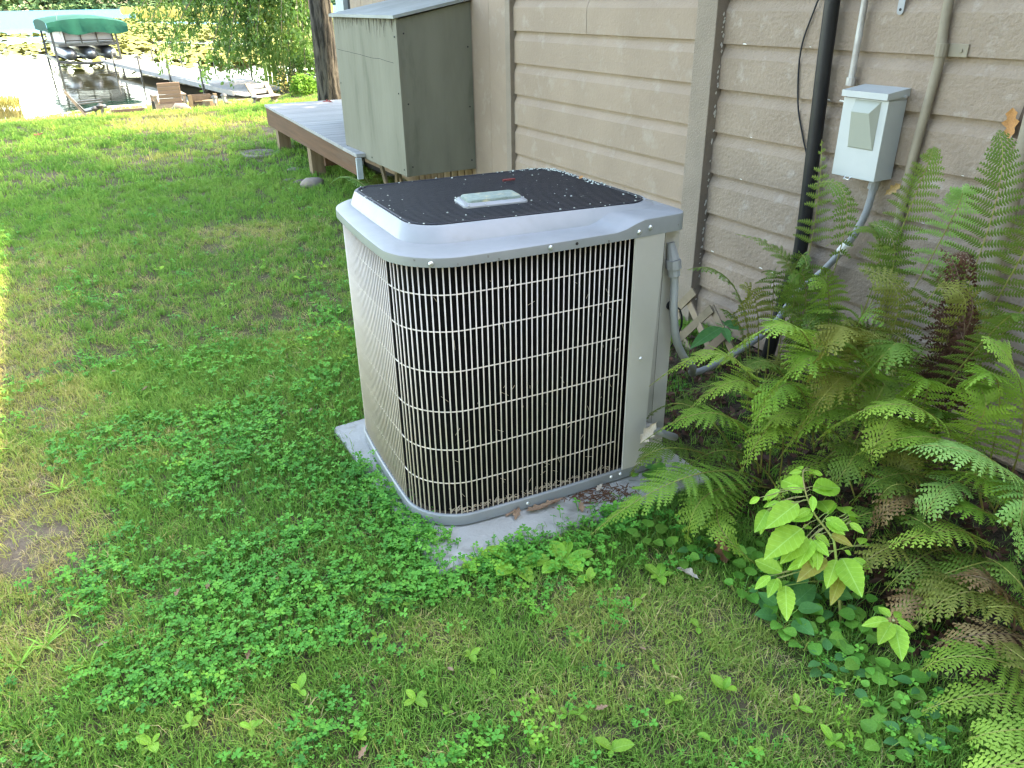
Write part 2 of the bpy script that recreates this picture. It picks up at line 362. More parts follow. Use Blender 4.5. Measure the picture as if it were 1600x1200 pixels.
ca = gm.attributes.new('zone', 'FLOAT_COLOR', 'POINT')
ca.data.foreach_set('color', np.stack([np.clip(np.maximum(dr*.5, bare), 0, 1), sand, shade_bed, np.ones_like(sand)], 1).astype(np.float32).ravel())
def ground_mat():
    M = bpy.data.materials.new('lawn_soil'); M.use_nodes = True; n = M.node_tree.nodes; L = M.node_tree.links; b = n['Principled BSDF']
    b.inputs['Roughness'].default_value = .95; b.inputs['Specular IOR Level'].default_value = .2
    tc = n.new('ShaderNodeTexCoord'); at_ = n.new('ShaderNodeAttribute'); at_.attribute_name = 'zone'; sp = n.new('ShaderNodeSeparateColor'); L.new(at_.outputs['Color'], sp.inputs[0])
    def noise(s):
        t = n.new('ShaderNodeTexNoise'); t.inputs['Scale'].default_value = s; t.inputs['Detail'].default_value = 8; t.inputs['Roughness'].default_value = .7; L.new(tc.outputs['Object'], t.inputs['Vector']); return t.outputs['Fac']
    def rmp(f, a, c):
        r = n.new('ShaderNodeMapRange'); r.inputs[1].default_value = a; r.inputs[2].default_value = c; L.new(f, r.inputs[0]); return r.outputs[0]
    def mx(f, A, B):
        x = n.new('ShaderNodeMix'); x.data_type = 'RGBA'; L.new(f, x.inputs['Factor'])
        for k, v in ((6, A), (7, B)):
            if isinstance(v, tuple): x.inputs[k].default_value = (*v, 1)
            else: L.new(v, x.inputs[k])
        return x.outputs[2]
    turf = mx(rmp(noise(9), .4, .6), (.075, .075, .025), (.13, .10, .05)); turf = mx(rmp(noise(55), .45, .7), turf, (.03, .024, .014))
    dirt = mx(rmp(noise(40), .35, .65), (.17, .125, .085), (.25, .19, .13)); dirt = mx(rmp(noise(130), .5, .7), dirt, (.12, .085, .06))
    sandc = mx(rmp(noise(3), .35, .65), (.50, .40, .24), (.40, .33, .19))
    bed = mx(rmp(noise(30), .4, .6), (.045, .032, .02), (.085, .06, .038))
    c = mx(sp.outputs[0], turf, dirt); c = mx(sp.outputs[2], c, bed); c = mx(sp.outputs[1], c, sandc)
    L.new(c, b.inputs['Base Color'])
    bp = n.new('ShaderNodeBump'); bp.inputs['Distance'].default_value = .02; L.new(noise(45), bp.inputs['Height']); L.new(bp.outputs[0], b.inputs['Normal'])
    return M
gm.materials.append(ground_mat())
ground = link('lawn', gm); tag(ground, 'green lawn falling away to the sandy beach and the lake', 'lawn', kind='structure')

# ------------------------------------------------------------------ lake
def water_mat():
    M = bpy.data.materials.new('lake_water'); M.use_nodes = True; n = M.node_tree.nodes; L = M.node_tree.links; b = n['Principled BSDF']
    b.inputs['Base Color'].default_value = (.035, .15, .20, 1); wc = n.new('ShaderNodeMix'); wc.data_type = 'RGBA'; wc.inputs[6].default_value = (.030, .030, .018, 1); wc.inputs[7].default_value = (.035, .15, .20, 1); L.new(wc.outputs[2], b.inputs['Base Color']); b.inputs['IOR'].default_value = 1.333
    tc = n.new('ShaderNodeTexCoord'); mp = n.new('ShaderNodeMapping'); mp.inputs['Scale'].default_value = (1, .6, 1); L.new(tc.outputs['Object'], mp.inputs[0])
    t = n.new('ShaderNodeTexNoise'); t.inputs['Scale'].default_value = 2.2; t.inputs['Detail'].default_value = 5; L.new(mp.outputs[0], t.inputs['Vector'])
    bp = n.new('ShaderNodeBump'); bp.inputs['Distance'].default_value = .16; sx = n.new('ShaderNodeSeparateXYZ'); L.new(tc.outputs['Object'], sx.inputs[0]); mr = n.new('ShaderNodeMapRange'); mr.inputs[1].default_value = 36; mr.inputs[2].default_value = 110; mr.inputs[3].default_value = .05; mr.inputs[4].default_value = 1.0; L.new(sx.outputs['Y'], mr.inputs[0]); L.new(mr.outputs[0], bp.inputs['Strength']); r2 = n.new('ShaderNodeMapRange'); r2.inputs[1].default_value = 50; r2.inputs[2].default_value = 130; r2.inputs[3].default_value = .03; r2.inputs[4].default_value = .62; L.new(sx.outputs['Y'], r2.inputs[0]); L.new(r2.outputs[0], b.inputs['Roughness']); r3 = n.new('ShaderNodeMapRange'); r3.inputs[1].default_value = 60; r3.inputs[2].default_value = 120; L.new(sx.outputs['Y'], r3.inputs[0]); L.new(r3.outputs[0], wc.inputs['Factor']); L.new(t.outputs['Fac'], bp.inputs['Height']); L.new(bp.outputs[0], b.inputs['Normal'])
    return M
MT['water'] = water_mat()
wb = MB(); wb.add([(-900, 20, WZ), (900, 20, WZ), (900, 720, WZ), (-900, 720, WZ)], [(0, 1, 2, 3)])
tag(wb.build('lake', 'water'), 'bright lake reaching to the wooded far shore', 'lake', kind='structure')

# ------------------------------------------------------------------ house
XW = 2.75
house = thing('house', 'taupe house wall of horizontal board siding beside the lawn', 'house', (XW, 2.9, 0))
b = MB(); b.box((XW+2.52, 2.6, 1.38), (5.0, 11.06, 2.74)); b.build('wall_core', 'dark', house)
b = MB(); b.box((XW+2.5, 2.6, -.12), (4.94, 11.0, .34)); b.build('foundation', 'concrete', house)
b = MB()
for sgn in (0, 1):
    x0, x1 = (XW-.30, XW+2.5) if sgn == 0 else (XW+5.42, XW+2.5)
    z0, z1 = 2.70, 4.0
    for e in (-3.3, 8.55):
        pass
    b.add([(x0, -3.3, z0), (x0, 8.5, z0), (x1, 8.5, z1), (x1, -3.3, z1), (x0, -3.3, z0+.14), (x0, 8.5, z0+.14), (x1, 8.5, z1+.14), (x1, -3.3, z1+.14)],
          [(0, 1, 2, 3), (4, 7, 6, 5), (0, 4, 5, 1), (1, 5, 6, 2), (2, 6, 7, 3), (3, 7, 4, 0)])
b.build('roof', 'roof', house)
for y in (-2.93, 8.13):
    b = MB(); b.add([(XW+.02, y-.05, 2.72), (XW+5.0, y-.05, 2.72), (XW+2.5, y-.05, 3.95), (XW+.02, y, 2.72), (XW+5.0, y, 2.72), (XW+2.5, y, 3.95)], [(0, 1, 2), (3, 5, 4), (0, 3, 4, 1), (1, 4, 5, 2), (2, 5, 3, 0)]); b.build('gable', 'siding', house)
# siding: each board its own piece, bottom edge proud, bevelled top catching the sky
def siding_board(y0, y1, z, M, hgt=.192):
    k = random.uniform(-.0015, .0015)
    prof = [(XW, z), (XW-.021-k, z), (XW-.021-k, z+.134), (XW-.0035, z+.172), (XW-.0035, z+hgt-.001), (XW, z+hgt-.001)]
    n = 5; lp = []
    for i in range(n):
        y = y0+(y1-y0)*i/(n-1); wv = .0009*sin(y*5+z*20)
        lp.append([(p[0]-wv*(p[0] < XW-.001), y, p[1]+random.uniform(-.0008, .0008)*(0 < i < n-1)) for p in prof])
    mb = MB(); mb.loops(lp, True, 0, True, True)
    return mb.build('siding_board', M, house)
zlines = [1.415+.1915*k for k in range(-8, 7)]
for i, z in enumerate(zlines):
    if z+.19 > 2.78: continue
    if i in (3, 8, 11):                          # a butt joint
        yj = 3.52+.2*(i % 3); siding_board(2.972, yj-.0012, z, 'siding'); siding_board(yj+.0012, 4.735, z, 'siding')
    else: siding_board(2.972, 4.735, z, 'siding')
    siding_board(-3.0, 2.838, z-.012, 'siding_rough')
def post(y0, y1, xf, M, name, z0=-.05, z1=2.74):
    mb = MB(); mb.box(((xf+XW-.0005)/2, (y0+y1)/2, (z0+z1)/2), (XW-.0005-xf, y1-y0, z1-z0), bev=.003); return mb.build(name, M, house)
post(2.84, 2.97, XW-.072, 'trimpaint', 'batten')
post(4.737, 4.80, XW-.05, 'trimpaint', 'trim_board')
for y0, y1, xf in ((4.803, 5.045, .036), (5.05, 5.30, .034), (5.305, 5.52, .035), (5.525, 5.75, .033), (5.755, 6.02, .036), (6.025, 6.30, .034), (6.305, 6.6, .035), (6.605, 6.9, .033), (6.905, 7.2, .035), (7.205, 7.5, .034), (7.505, 7.8, .035)):
    post(y0, y1, XW-xf, 'siding', 'vertical_board', z0=.12)
post(7.805, 7.93, XW-.012, 'dark', 'dark_gap', z0=.12)
post(7.935, 8.16, XW-.055, 'bluetrim', 'corner_board')
b = MB()                                          # flaking old paint along the batten
for k in range(46):
    z = random.uniform(.15, 1.62); s = random.uniform(.004, .012)*(1.4 if random.random() < .2 else 1)
    y = 2.8385-abs(random.gauss(0, .002)); x = XW-.03-random.uniform(-.006, .004)
    b.add([(x, y, z), (x+.004, y-.001, z+s*1.4), (x-.003, y-.002, z+s*2.0), (x-.008, y-.001, z+s*.8)], [(0, 1, 2, 3)])
for k in range(26):
    i = random.randrange(1, 9); z = zlines[i]-.012+random.uniform(.0, .006); y = random.uniform(1.0, 2.8); s = random.uniform(.004, .014)
    b.add([(XW-.0225, y, z), (XW-.0225, y+s*2, z+.001), (XW-.0225, y+s*1.6, z+s*.5), (XW-.0225, y+s*.4, z+s*.4)], [(0, 1, 2, 3)])
o = b.build('paint_chips', 'oldpaint', house); o['kind'] = 'stuff'

# ------------------------------------------------------------------ things on the wall
def pipe(name, label, cat, pts, r, M, n=10, strap=None):
    t = thing(name, label, cat, pts[-1]); mb = MB(); mb.tube(pts, r, n); smoothshade(mb.build('pipe', M, t), 50); return t
def dense(pts, n=24):
    P = [Vector(p) for p in pts]; o = []
    for i in range(len(P)-1):
        p0 = P[max(i-1, 0)]; p1 = P[i]; p2 = P[i+1]; p3 = P[min(i+2, len(P)-1)]; q = max(2, n//(len(P)-1))
        for k in range(q):
            t = k/q; o.append(.5*((2*p1)+(p2-p0)*t+(2*p0-5*p1+4*p2-p3)*t*t+(-p0+3*p1-3*p2+p3)*t*t*t))
    o.append(P[-1]); return o
t = pipe('drain_pipe', 'thick black plastic pipe running down the siding', 'pipe', dense([(2.685, 2.235, 2.72), (2.685, 2.232, 1.6), (2.685, 2.215, 1.1), (2.685, 2.2, .6), (2.67, 2.23, .4), (2.64, 2.26, .05)]), .029, 'blackpipe', 14)
b = MB(); b.tube([(2.685, 2.232, 1.70), (2.685, 2.232, 1.76)], .035, 14); b.build('coupling', 'blackpipe', t)
pipe('cable', 'thin black cable hanging in a bow beside the black pipe', 'cable', dense([(2.725, 2.25, 2.7), (2.722, 2.30, 1.7), (2.722, 2.335, 1.57), (2.722, 2.382, 1.40), (2.722, 2.36, 1.2), (2.722, 2.31, 1.07), (2.715, 2.262, .98), (2.70, 2.24, .9)], 40), .0035, 'black', 6)
pipe('copper_wire', 'thin copper coloured wire close against the black pipe', 'wire', dense([(2.70, 2.268, 2.7), (2.69, 2.268, 1.7), (2.688, 2.266, 1.5), (2.69, 2.258, 1.35)]), .003, 'copper', 6)
t = pipe('conduit', 'thin grey metal conduit entering the top of the disconnect box', 'conduit', [(2.70, 2.098, 2.72), (2.70, 2.098, 1.9), (2.70, 2.10, 1.285)], .0125, 'conduit', 10)
b = MB(); b.tube([(2.70, 2.10, 1.283), (2.70, 2.10, 1.312)], .018, 10); b.build('locknut', 'conduit', t)
# (the conduit enters at the box's left rear corner)
t = thing('disconnect_box', 'pale grey electrical disconnect box with raised panel on siding', 'electrical box', (2.728, 1.96, .97))
b = MB(); b.box((2.678, 1.96, 1.118), (.10, .180, .300), bev=.003); b.build('body', 'boxmetal', t)
b = MB(); b.box((2.6235, 1.96, 1.108), (.006, .192, .286), bev=.002)
b.box((2.673, 1.8655, 1.108), (.098, .002, .284)); b.build('cover', 'boxmetal', t)
b = MB(); b.add([(2.606, 1.862, 1.255), (2.606, 2.058, 1.255), (2.606, 2.058, 1.277), (2.606, 1.862, 1.277), (2.729, 1.862, 1.262), (2.729, 2.058, 1.262), (2.729, 2.058, 1.290), (2.729, 1.862, 1.290)],
    [(0, 1, 2, 3), (4, 7, 6, 5), (3, 2, 6, 7), (0, 4, 5, 1), (0, 3, 7, 4), (1, 5, 6, 2)]); b.build('top_hood', 'boxmetal', t)
b = MB()                                          # sloping raised handle panel
y0, y1, z0, z1 = 1.893, 2.003, 1.075, 1.247; xf = 2.620
b.add([(xf, y0, z0), (xf, y1, z0), (xf, y1, z1), (xf, y0, z1), (xf-.004, y0+.002, z0+.004), (xf-.004, y1-.002, z0+.004), (xf-.030, y1-.012, z1-.04), (xf-.030, y0+.022, z1-.04)],
    [(0, 1, 5, 4), (1, 2, 6, 5), (2, 3, 7, 6), (3, 0, 4, 7), (4, 5, 6, 7)]); b.build('raised_panel', 'boxpanel', t)
b = MB(); b.tube([(2.622, 1.99, .966), (2.612, 1.99, .958), (2.612, 1.968, .958), (2.622, 1.968, .966)], .0035, 6); b.build('latch', 'screw', t)
for q in (((2.68, 2.053, 1.07), (2.68, 2.066, 1.07)), ((2.70, 1.861, 1.262), (2.70, 1.853, 1.262))): b = MB(); b.tube(q, .006, 8); b.build('knockout', 'screw', t)
whip_pts = dense([(2.685, 1.905, .975), (2.685, 1.915, .84), (2.68, 1.955, .72), (2.68, 2.03, .60), (2.675, 2.09, .52), (2.665, 2.17, .42), (2.55, 2.2, .26), (2.30, 2.22, .16), (2.10, 2.15, .19), (1.98, 2.05, .26), (1.865, 1.93, .36), (1.775, 1.885, .44), (1.715, 1.868, .53), (1.69, 1.866, .64), (1.688, 1.872, .74), (1.682, 1.88, .83)], 90)
t = thing('flexible_conduit', 'grey flexible conduit looping from disconnect box to the air conditioner', 'conduit', (2.10, 2.15, .17))
mb = MB(); mb.tube(whip_pts, [.0135+.0009*(i % 2) for i in range(len(whip_pts))], 10); smoothshade(mb.build('hose', 'pvc', t), 60)
b = MB(); b.tube([(2.685, 1.903, .965), (2.685, 1.908, .925)], .020, 10); b.build('fitting', 'pvc', t)
b = MB(); b.tube([(2.68, 1.97, .695), (2.68, 1.995, .655)], .019, 10); b.build('fitting', 'oldpaint', t)
b = MB(); b.tube([(1.686, 1.874, .765), (1.684, 1.877, .79)], .021, 10); b.tube([(1.684, 1.877, .79), (1.682, 1.88, .82)], .026, 8); b.tube([(1.682, 1.88, .82), (1.676, 1.893, .875)], [.021, .014], 10); b.build('elbow_fitting', 'pvc', t)
t = pipe('tan_conduit', 'tan painted conduit bending down the siding behind the ferns', 'conduit', dense([(2.712, 1.785, 2.72), (2.712, 1.778, 1.6), (2.712, 1.766, 1.42), (2.712, 1.77, 1.3), (2.708, 1.782, 1.1), (2.71, 1.79, .9), (2.71, 1.785, .5), (2.71, 1.785, .05)], 50), .0165, 'tanpipe', 12)
b = MB(); b.tube([(2.712, 1.766, 1.40), (2.712, 1.766, 1.442)], .0205, 12); b.box((2.726, 1.715, 1.421), (.005, .07, .042), bev=.002); b.tube([(2.724, 1.703, 1.421), (2.719, 1.703, 1.421)], .006, 8); b.build('strap', 'tanpipe', t)
b = MB(); b.tube([(2.712, 1.778, 1.60), (2.712, 1.778, 1.68)], .021, 12); b.build('coupling', 'tanpipe', t)
t = pipe('tan_pipe', 'wide tan painted pipe at the right end of the siding', 'pipe', dense([(2.685, 1.415, 2.72), (2.685, 1.40, 1.7), (2.685, 1.395, 1.2), (2.685, 1.388, .7), (2.685, 1.38, .02)]), .026, 'tanpipe', 14)
t = thing('metal_strap', 'small galvanised strap end hanging near the top of the siding', 'strap', (2.726, 1.977, 1.53))
b = MB(); pl = [(1.963+.013*cos(a), 1.541+.013*sin(a)) for a in [pi+pi*k/8 for k in range(9)]]+[(1.976, 1.78), (1.950, 1.78)]
b.loops([[(2.7255, y, z) for y, z in pl], [(2.7235, y, z) for y, z in pl]], True, 0, True, True); b.build('plate', 'pvc', t)
for z in (1.545, 1.60): b = MB(); b.tube([(2.7236, 1.963, z), (2.7226, 1.963, z)], .005, 8); b.build('hole', 'dark', t)
# a wooden sliver and a caught leaf beside the tan pipe (built with the fallen leaves below)
b = MB(); b.box((2.715, 1.437, 1.235), (.018, .02, .13), Euler((.12, 0, 0)).to_matrix()); tag(b.build('wood_sliver', 'dkbrown'), 'dark wooden sliver stuck between siding and wide tan pipe', 'wood scrap')

# ------------------------------------------------------------------ olive storage box hung on the wall
BX0, BY0, BY1, BZ0 = 2.15, 5.30, 6.62, .455
t = thing('storage_cabinet', 'olive painted plywood box with stained front hung on the wall', 'storage box', (XW-.036, 5.95, BZ0))
zt0, zt1 = 1.50, 1.60                             # lid height at the front and at the wall
b = MB(); b.box((BX0+.009, (BY0+BY1)/2, (BZ0+zt0)/2-.002), (.018, BY1-BY0, zt0-BZ0-.006)); b.build('front_panel', 'olive', t)
def sidep(y):
    mb = MB(); vs = [(BX0+.0195, BZ0), (XW-.038, BZ0), (XW-.038, zt1-.012), (BX0+.0195, zt0-.012)]
    mb.loops([[(x, y, z) for x, z in vs], [(x, y+.018, z) for x, z in vs]], True, 0, True, True); return mb.build('side_panel', 'olive', t)
sidep(BY0+.004); sidep(BY1-.022)
b = MB(); b.box(((BX0+XW)/2, (BY0+BY1)/2, BZ0+.02), (XW-BX0-.10, BY1-BY0-.06, .018)); b.build('bottom_panel', 'olive', t)
b = MB(); dx = .025; vs = [(BX0-dx, zt0-.008), (XW-.038, zt1-.003), (XW-.038, zt1+.017), (BX0-dx, zt0+.012)]
b.loops([[(x, BY0-.02, z) for x, z in vs], [(x, BY1+.02, z) for x, z in vs]], True, 0, True, True); b.build('lid', 'olive_lid', t)
b = MB()                                          # rain streaks of peeled paint under the lid: real thin flakes of stain
for k in range(120):
    y = random.uniform(BY0+.02, BY1-.03); wd = random.uniform(.002, .010); ln = (.012+.12*random.random()**2.2)*(.45+.55*(.5+.5*sin(y*7)))
    b.add([(BX0-.0012, y, zt0-.012), (BX0-.0012, y+wd, zt0-.012), (BX0-.0012, y+wd*.7, zt0-.012-ln), (BX0-.0012, y+wd*.4, zt0-.012-ln*1.05)], [(0, 1, 2, 3)])
o = b.build('rain_stain', 'stain', t); o['kind'] = 'stuff'
b = MB(); cr = [(BY1-.03-(BY1-BY0-.12)*k/9, 1.255-.0035*k*1.2+random.uniform(-.004, .004)) for k in range(10)]
b.loops([[(BX0-.0008, y, z+.0014) for y, z in cr], [(BX0-.0008, y, z-.0014) for y, z in cr]], False); b.build('crack', 'dark', t)
for y, z in ((5.34, .50), (5.34, 1.02), (5.34, 1.38), (6.58, .5), (6.58, 1.0), (6.0, .49), (6.4, .49)): b = MB(); b.tube([(BX0-.001, y, z), (BX0-.004, y, z)], .006, 6); b.build('screw', 'dark', t)
for x, z in ((2.20, .52), (2.68, .52), (2.68, .9), (2.68, 1.3), (2.2, .95), (2.2, 1.4)): b = MB(); b.tube([(x, BY0+.003, z), (x, BY0, z)], .006, 6); b.build('screw', 'dark', t)

# ------------------------------------------------------------------ deck
t = thing('deck', 'low wooden deck with grey top and brown rim boards', 'deck', (2.7, 8.0, .04))
DZ = .5; e0 = Vector((2.085, 6.15, 0)); e1 = Vector((2.305, 10.03, 0)); ed = (e1-e0).normalized(); en = Vector((ed.y, -ed.x, 0))
nb = 28
for k in range(nb):                               # boards run along the wall's normal
    a = e0+ed*((e1-e0).length*(k+.02)/nb); c = e0+ed*((e1-e0).length*(k+.98)/nb); wdt = (c-a).length
    L = 2.75-((a.x+c.x)/2)-.045 if (a.y+c.y)/2 < 8.2 else 3.2
    mid = (a+c)/2+en*(L/2-.012); mb = MB(); mb.box((0, 0, 0), (L, wdt, .03), bev=.003)
    o = mb.build('deck_board', 'deckwood', None); o.parent = t; o.location = Vector((mid.x, mid.y, DZ-.015+random.uniform(-.001, .001)))-t.location; o.rotation_euler = (0, 0, math.atan2(en.y, en.x))
def rim(a, c, z0a, z0c, M='redwood'):
    mb = MB(); th = Vector((-(c-a).y, (c-a).x, 0)).normalized()*.038
    ztop = DZ-.032
    mb.add([(a.x, a.y, z0a), (c.x, c.y, z0c), (c.x, c.y, ztop), (a.x, a.y, ztop), (a.x-th.x, a.y-th.y, z0a), (c.x-th.x, c.y-th.y, z0c), (c.x-th.x, c.y-th.y, ztop), (a.x-th.x, a.y-th.y, ztop)],
           [(0, 1, 2, 3), (4, 7, 6, 5), (0, 4, 5, 1), (2, 6, 7, 3), (0, 3, 7, 4), (1, 5, 6, 2)]); return mb.build('rim_board', M, t)
rim(e0+ed*.035, e1, .315, .26)
f1 = e1+en*3.1; rim(e1+en*.04-ed*.001, f1, .26, .26)
b = MB(); p = e0+ed*.05; b.box((p.x+.0, p.y-.05, .385), (.045, .03, .165), Euler((0, 0, math.atan2(en.y, en.x))).to_matrix()); b.build('end_block', 'bluetrim', t)
for q, hgt in (((2.335, 9.62), .46), ((2.235, 7.98), .46)):
    z0 = float(terrain(np.array([q[0]]), np.array([q[1]]))[0])-.05
    b = MB(); b.box((q[0]+.03, q[1], (z0+.46)/2), (.135, .14, .46-z0), Euler((0, 0, math.atan2(en.y, en.x))).to_matrix(), bev=.004); b.build('post', 'postwood', t)
for q in ((3.6, 9.7), (5.1, 9.7)):
    b = MB(); b.box((q[0], q[1], .2), (.13, .13, .5)); b.build('post', 'postwood', t)
b = MB(); b.beam((2.42, 9.55, .36), (2.36, 6.9, .38), .04, .16); b.build('joist', 'redwood', t)
b = MB(); b.box((2.42, 7.72, .25), (.30, .04, .22)); b.build('cross_brace', 'redwood', t)

# ------------------------------------------------------------------ concrete slab and air conditioner
t = thing('concrete_slab', 'square concrete slab under the air conditioner, edges overgrown', 'slab', (1.2, 2.2, -.05))
sl = rpoly([(.72, 1.745, 0), (1.80, 1.705, 0), (1.84, 2.86, 0), (.725, 2.80, 0)], [.02]*4, 3, 14)
sl = [Vector((p.x+.008*(random.random()-.5), p.y+.008*(random.random()-.5), 0)) for p in sl]
b = MB(); b.loops([[(p.x, p.y, -.08) for p in sl], [(p.x, p.y, .008) for p in sl], [(p.x, p.y, .018) for p in offset(sl, -.008)]], True, 0, True, True)
smoothshade(b.build('slab', 'concrete', t), 30)

ac = thing('air_conditioner', 'grey outdoor air conditioner with cream wire guard and black top grille', 'air conditioner', (1.23, 2.3, .02))
OUT = rpoly([(.757, 1.925, 0), (1.70, 1.865, 0), (1.72, 2.735, 0), (.82, 2.765, 0)], [.17, .03, .12, .16], 12, 22)
INN = rpoly([(.867, 2.10, 0), (1.656, 1.977, 0), (1.664, 2.63, 0), (.891, 2.711, 0)], [.10, .07, .09, .065], 12, 22)
INN = offset(INN, .012)
def zl(poly, z): return [(p.x, p.y, z) for p in poly]
# bow the front and left faces slightly
def bow(poly, am):
    o = []
    for p in poly:
        f = 4*max(0, (p.x-.75)*(1.70-p.x))/(.95**2); o.append(Vector((p.x, p.y-am*f*max(0, min(1, (2.3-p.y)/.4)), 0)))
    o2 = []
    for p in o:
        f = 4*max(0, (p.y-1.9)*(2.77-p.y))/(.87**2); o2.append(Vector((p.x-am*f*max(0, min(1, (1.2-p.x)/.4)), p.y, 0)))
    return o2
OUT = bow(OUT, .016)
# notch the right front corner for the service panel
b = MB(); PAN = OUT
b.loops([zl(offset(PAN, -.012), .022), zl(offset(PAN, .0), .026), zl(PAN, .062), zl(offset(PAN, -.004), .066), zl(offset(PAN, -.010), .066), zl(offset(PAN, -.012), .05)], True, 0, True, False)
smoothshade(b.build('base_pan', 'acgrey', ac), 35)
b = MB(); b.loops([zl(offset(PAN, -.016), .045), zl(offset(PAN, -.018), .047)], True, 0, True, True); b.build('pan_floor', 'soil', ac)
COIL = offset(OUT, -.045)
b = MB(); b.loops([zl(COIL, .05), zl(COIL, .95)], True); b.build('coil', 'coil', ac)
# guard wires: one vertical wire every 19 mm along the visible outline, front from the panel round to the back
WP = offset(OUT, -.010)
def walk(poly, step):
    o = []; acc = 0; n = len(poly)
    for i in range(n):
        a = poly[i]; c = poly[(i+1) % n]; L = (c-a).length; k = step-acc
        while k <= L:
            o.append(a.lerp(c, k/L)); k += step
        acc = (acc+L) % step
    return o
wire_me = MB().tube([(0, 0, .06), (0, 0, .925)], .0023, 6).mesh('guard_wire', 'acwire', True)
link('guard_wire', wire_me, ac, Vector((1.4905, 1.873, 0))-ac.location)
for p in walk(WP, .0185):
    if p.x > 1.495 and p.y < 2.05 or p.x > 1.685: continue
    link('guard_wire', wire_me, ac, Vector((p.x, p.y, 0))-Vector((ac.location.x, ac.location.y, ac.location.z)))
i0 = [i for i, p in enumerate(WP) if not (p.x > 1.50 and p.y < 2.05)]
RP = offset(OUT, -.0125)
st = max(range(len(RP)), key=lambda i: (RP[i].x < 1.50) and (RP[i].y < 2.0) and RP[i].x)
ring = []
for k in range(len(RP)):
    p = RP[(st-k) % len(RP)]
    if p.x > 1.68 and k > 5: break
    ring.append(p)
ring = [RP[st].lerp(RP[(st+1) % len(RP)], .0)+Vector((.012, -.001, 0))]+ring
for z in (.835, .720, .588, .450, .312, .185):
    b = MB(); b.tube([(p.x, p.y, z) for p in ring], .0021, 6); smoothshade(b.build('guard_ring', 'acwire', ac), 60)
# corner panel and recessed service panel
b = MB()
v = [(1.502, 1.8645), (1.504, 1.8605), (1.618, 1.8555), (1.621, 1.859), (1.621, 1.895), (1.604, 1.895)]
vb = [(1.502, 1.8645), (1.504, 1.8605), (1.590, 1.8565), (1.593, 1.860), (1.593, 1.897), (1.576, 1.897)]
b.loops([[(x, y, .067) for x, y in vb], [(x, y, .93) for x, y in v]], True, 0, True, True); b.build('corner_panel', 'acpanel', ac)
b = MB(); b.box((1.655, 1.905, .495), (.125, .012, .87)); b.box((1.7115, 2.0, .495), (.012, .2, .87)); b.build('service_panel', 'acpanel', ac)
b = MB(); b.tube([(1.70, 1.90, .65), (1.70, 1.888, .65)], .016, 12); b.build('grommet', 'black', ac)
b = MB(); b.tube(dense([(1.70, 1.89, .65), (1.72, 1.87, .64), (1.745, 1.88, .58), (1.77, 1.93, .50), (1.79, 2.0, .40)], 16), .003, 6); b.build('wire', 'black', ac)
b = MB(); b.tube([(1.60, 1.895, .21), (1.63, 1.86, .20), (1.70, 1.84, .16), (1.78, 1.90, .10)], .014, 10); smoothshade(b.build('refrigerant_line', 'pvc', ac), 60)
b = MB(); b.tube([(1.612, 1.885, .206), (1.64, 1.858, .196)], .020, 10); b.build('valve', 'conduit', ac)
# top cover
def sst(a, c, x):
    q = max(0, min(1, (x-a)/(c-a))); return q*q*(3-2*q)
CO = offset(OUT, .010); CO2 = offset(OUT, .006)
rs = []
for p in OUT:
    r_ = sst(1.43, 1.545, p.x); rs.append(r_)
lp = [[], [], [], [], [], [], [], [], []]
for p, p2, q, r_ in zip(CO, CO2, INN, rs):
    zt = .955+.027*r_
    lp[0].append((p.x-.0, p.y, .925)); lp[1].append((p.x, p.y, zt-.010)); lp[2].append(((p.x*.75+p2.x*.25), (p.y*.75+p2.y*.25), zt-.003)); 
    c = Vector((p2.x, p2.y, 0)); d = q-c; L = d.length; d.normalize()
    lp[3].append((c.x+d.x*.003, c.y+d.y*.003, zt))
    f = L*(.70*(1-r_)+r_*.74)
    lp[4].append((c.x+d.x*f, c.y+d.y*f, zt+.002*(1-r_)+.004*r_))
    f2 = f+(L-f)*.14; lp[5].append((c.x+d.x*f2, c.y+d.y*f2, zt+.011-.003*r_))
    f3 = f+(L-f)*.80; lp[6].append((c.x+d.x*f3, c.y+d.y*f3, .996))
    lp[7].append((q.x-d.x*.002, q.y-d.y*.002, 1.0)); lp[8].append((q.x+d.x*.006, q.y+d.y*.006, .998))
b = MB(); b.loops(lp+[[(x+0, y, .97) for x, y, z in lp[8]]], True); b.loops([[(x, y, .925) for x, y, z in lp[0]], [(x*.98+1.23*.02, y*.98+2.3*.02, .926) for x, y, z in lp[0]]], True)
smoothshade(b.build('top_cover', 'acgrey', ac), 40)
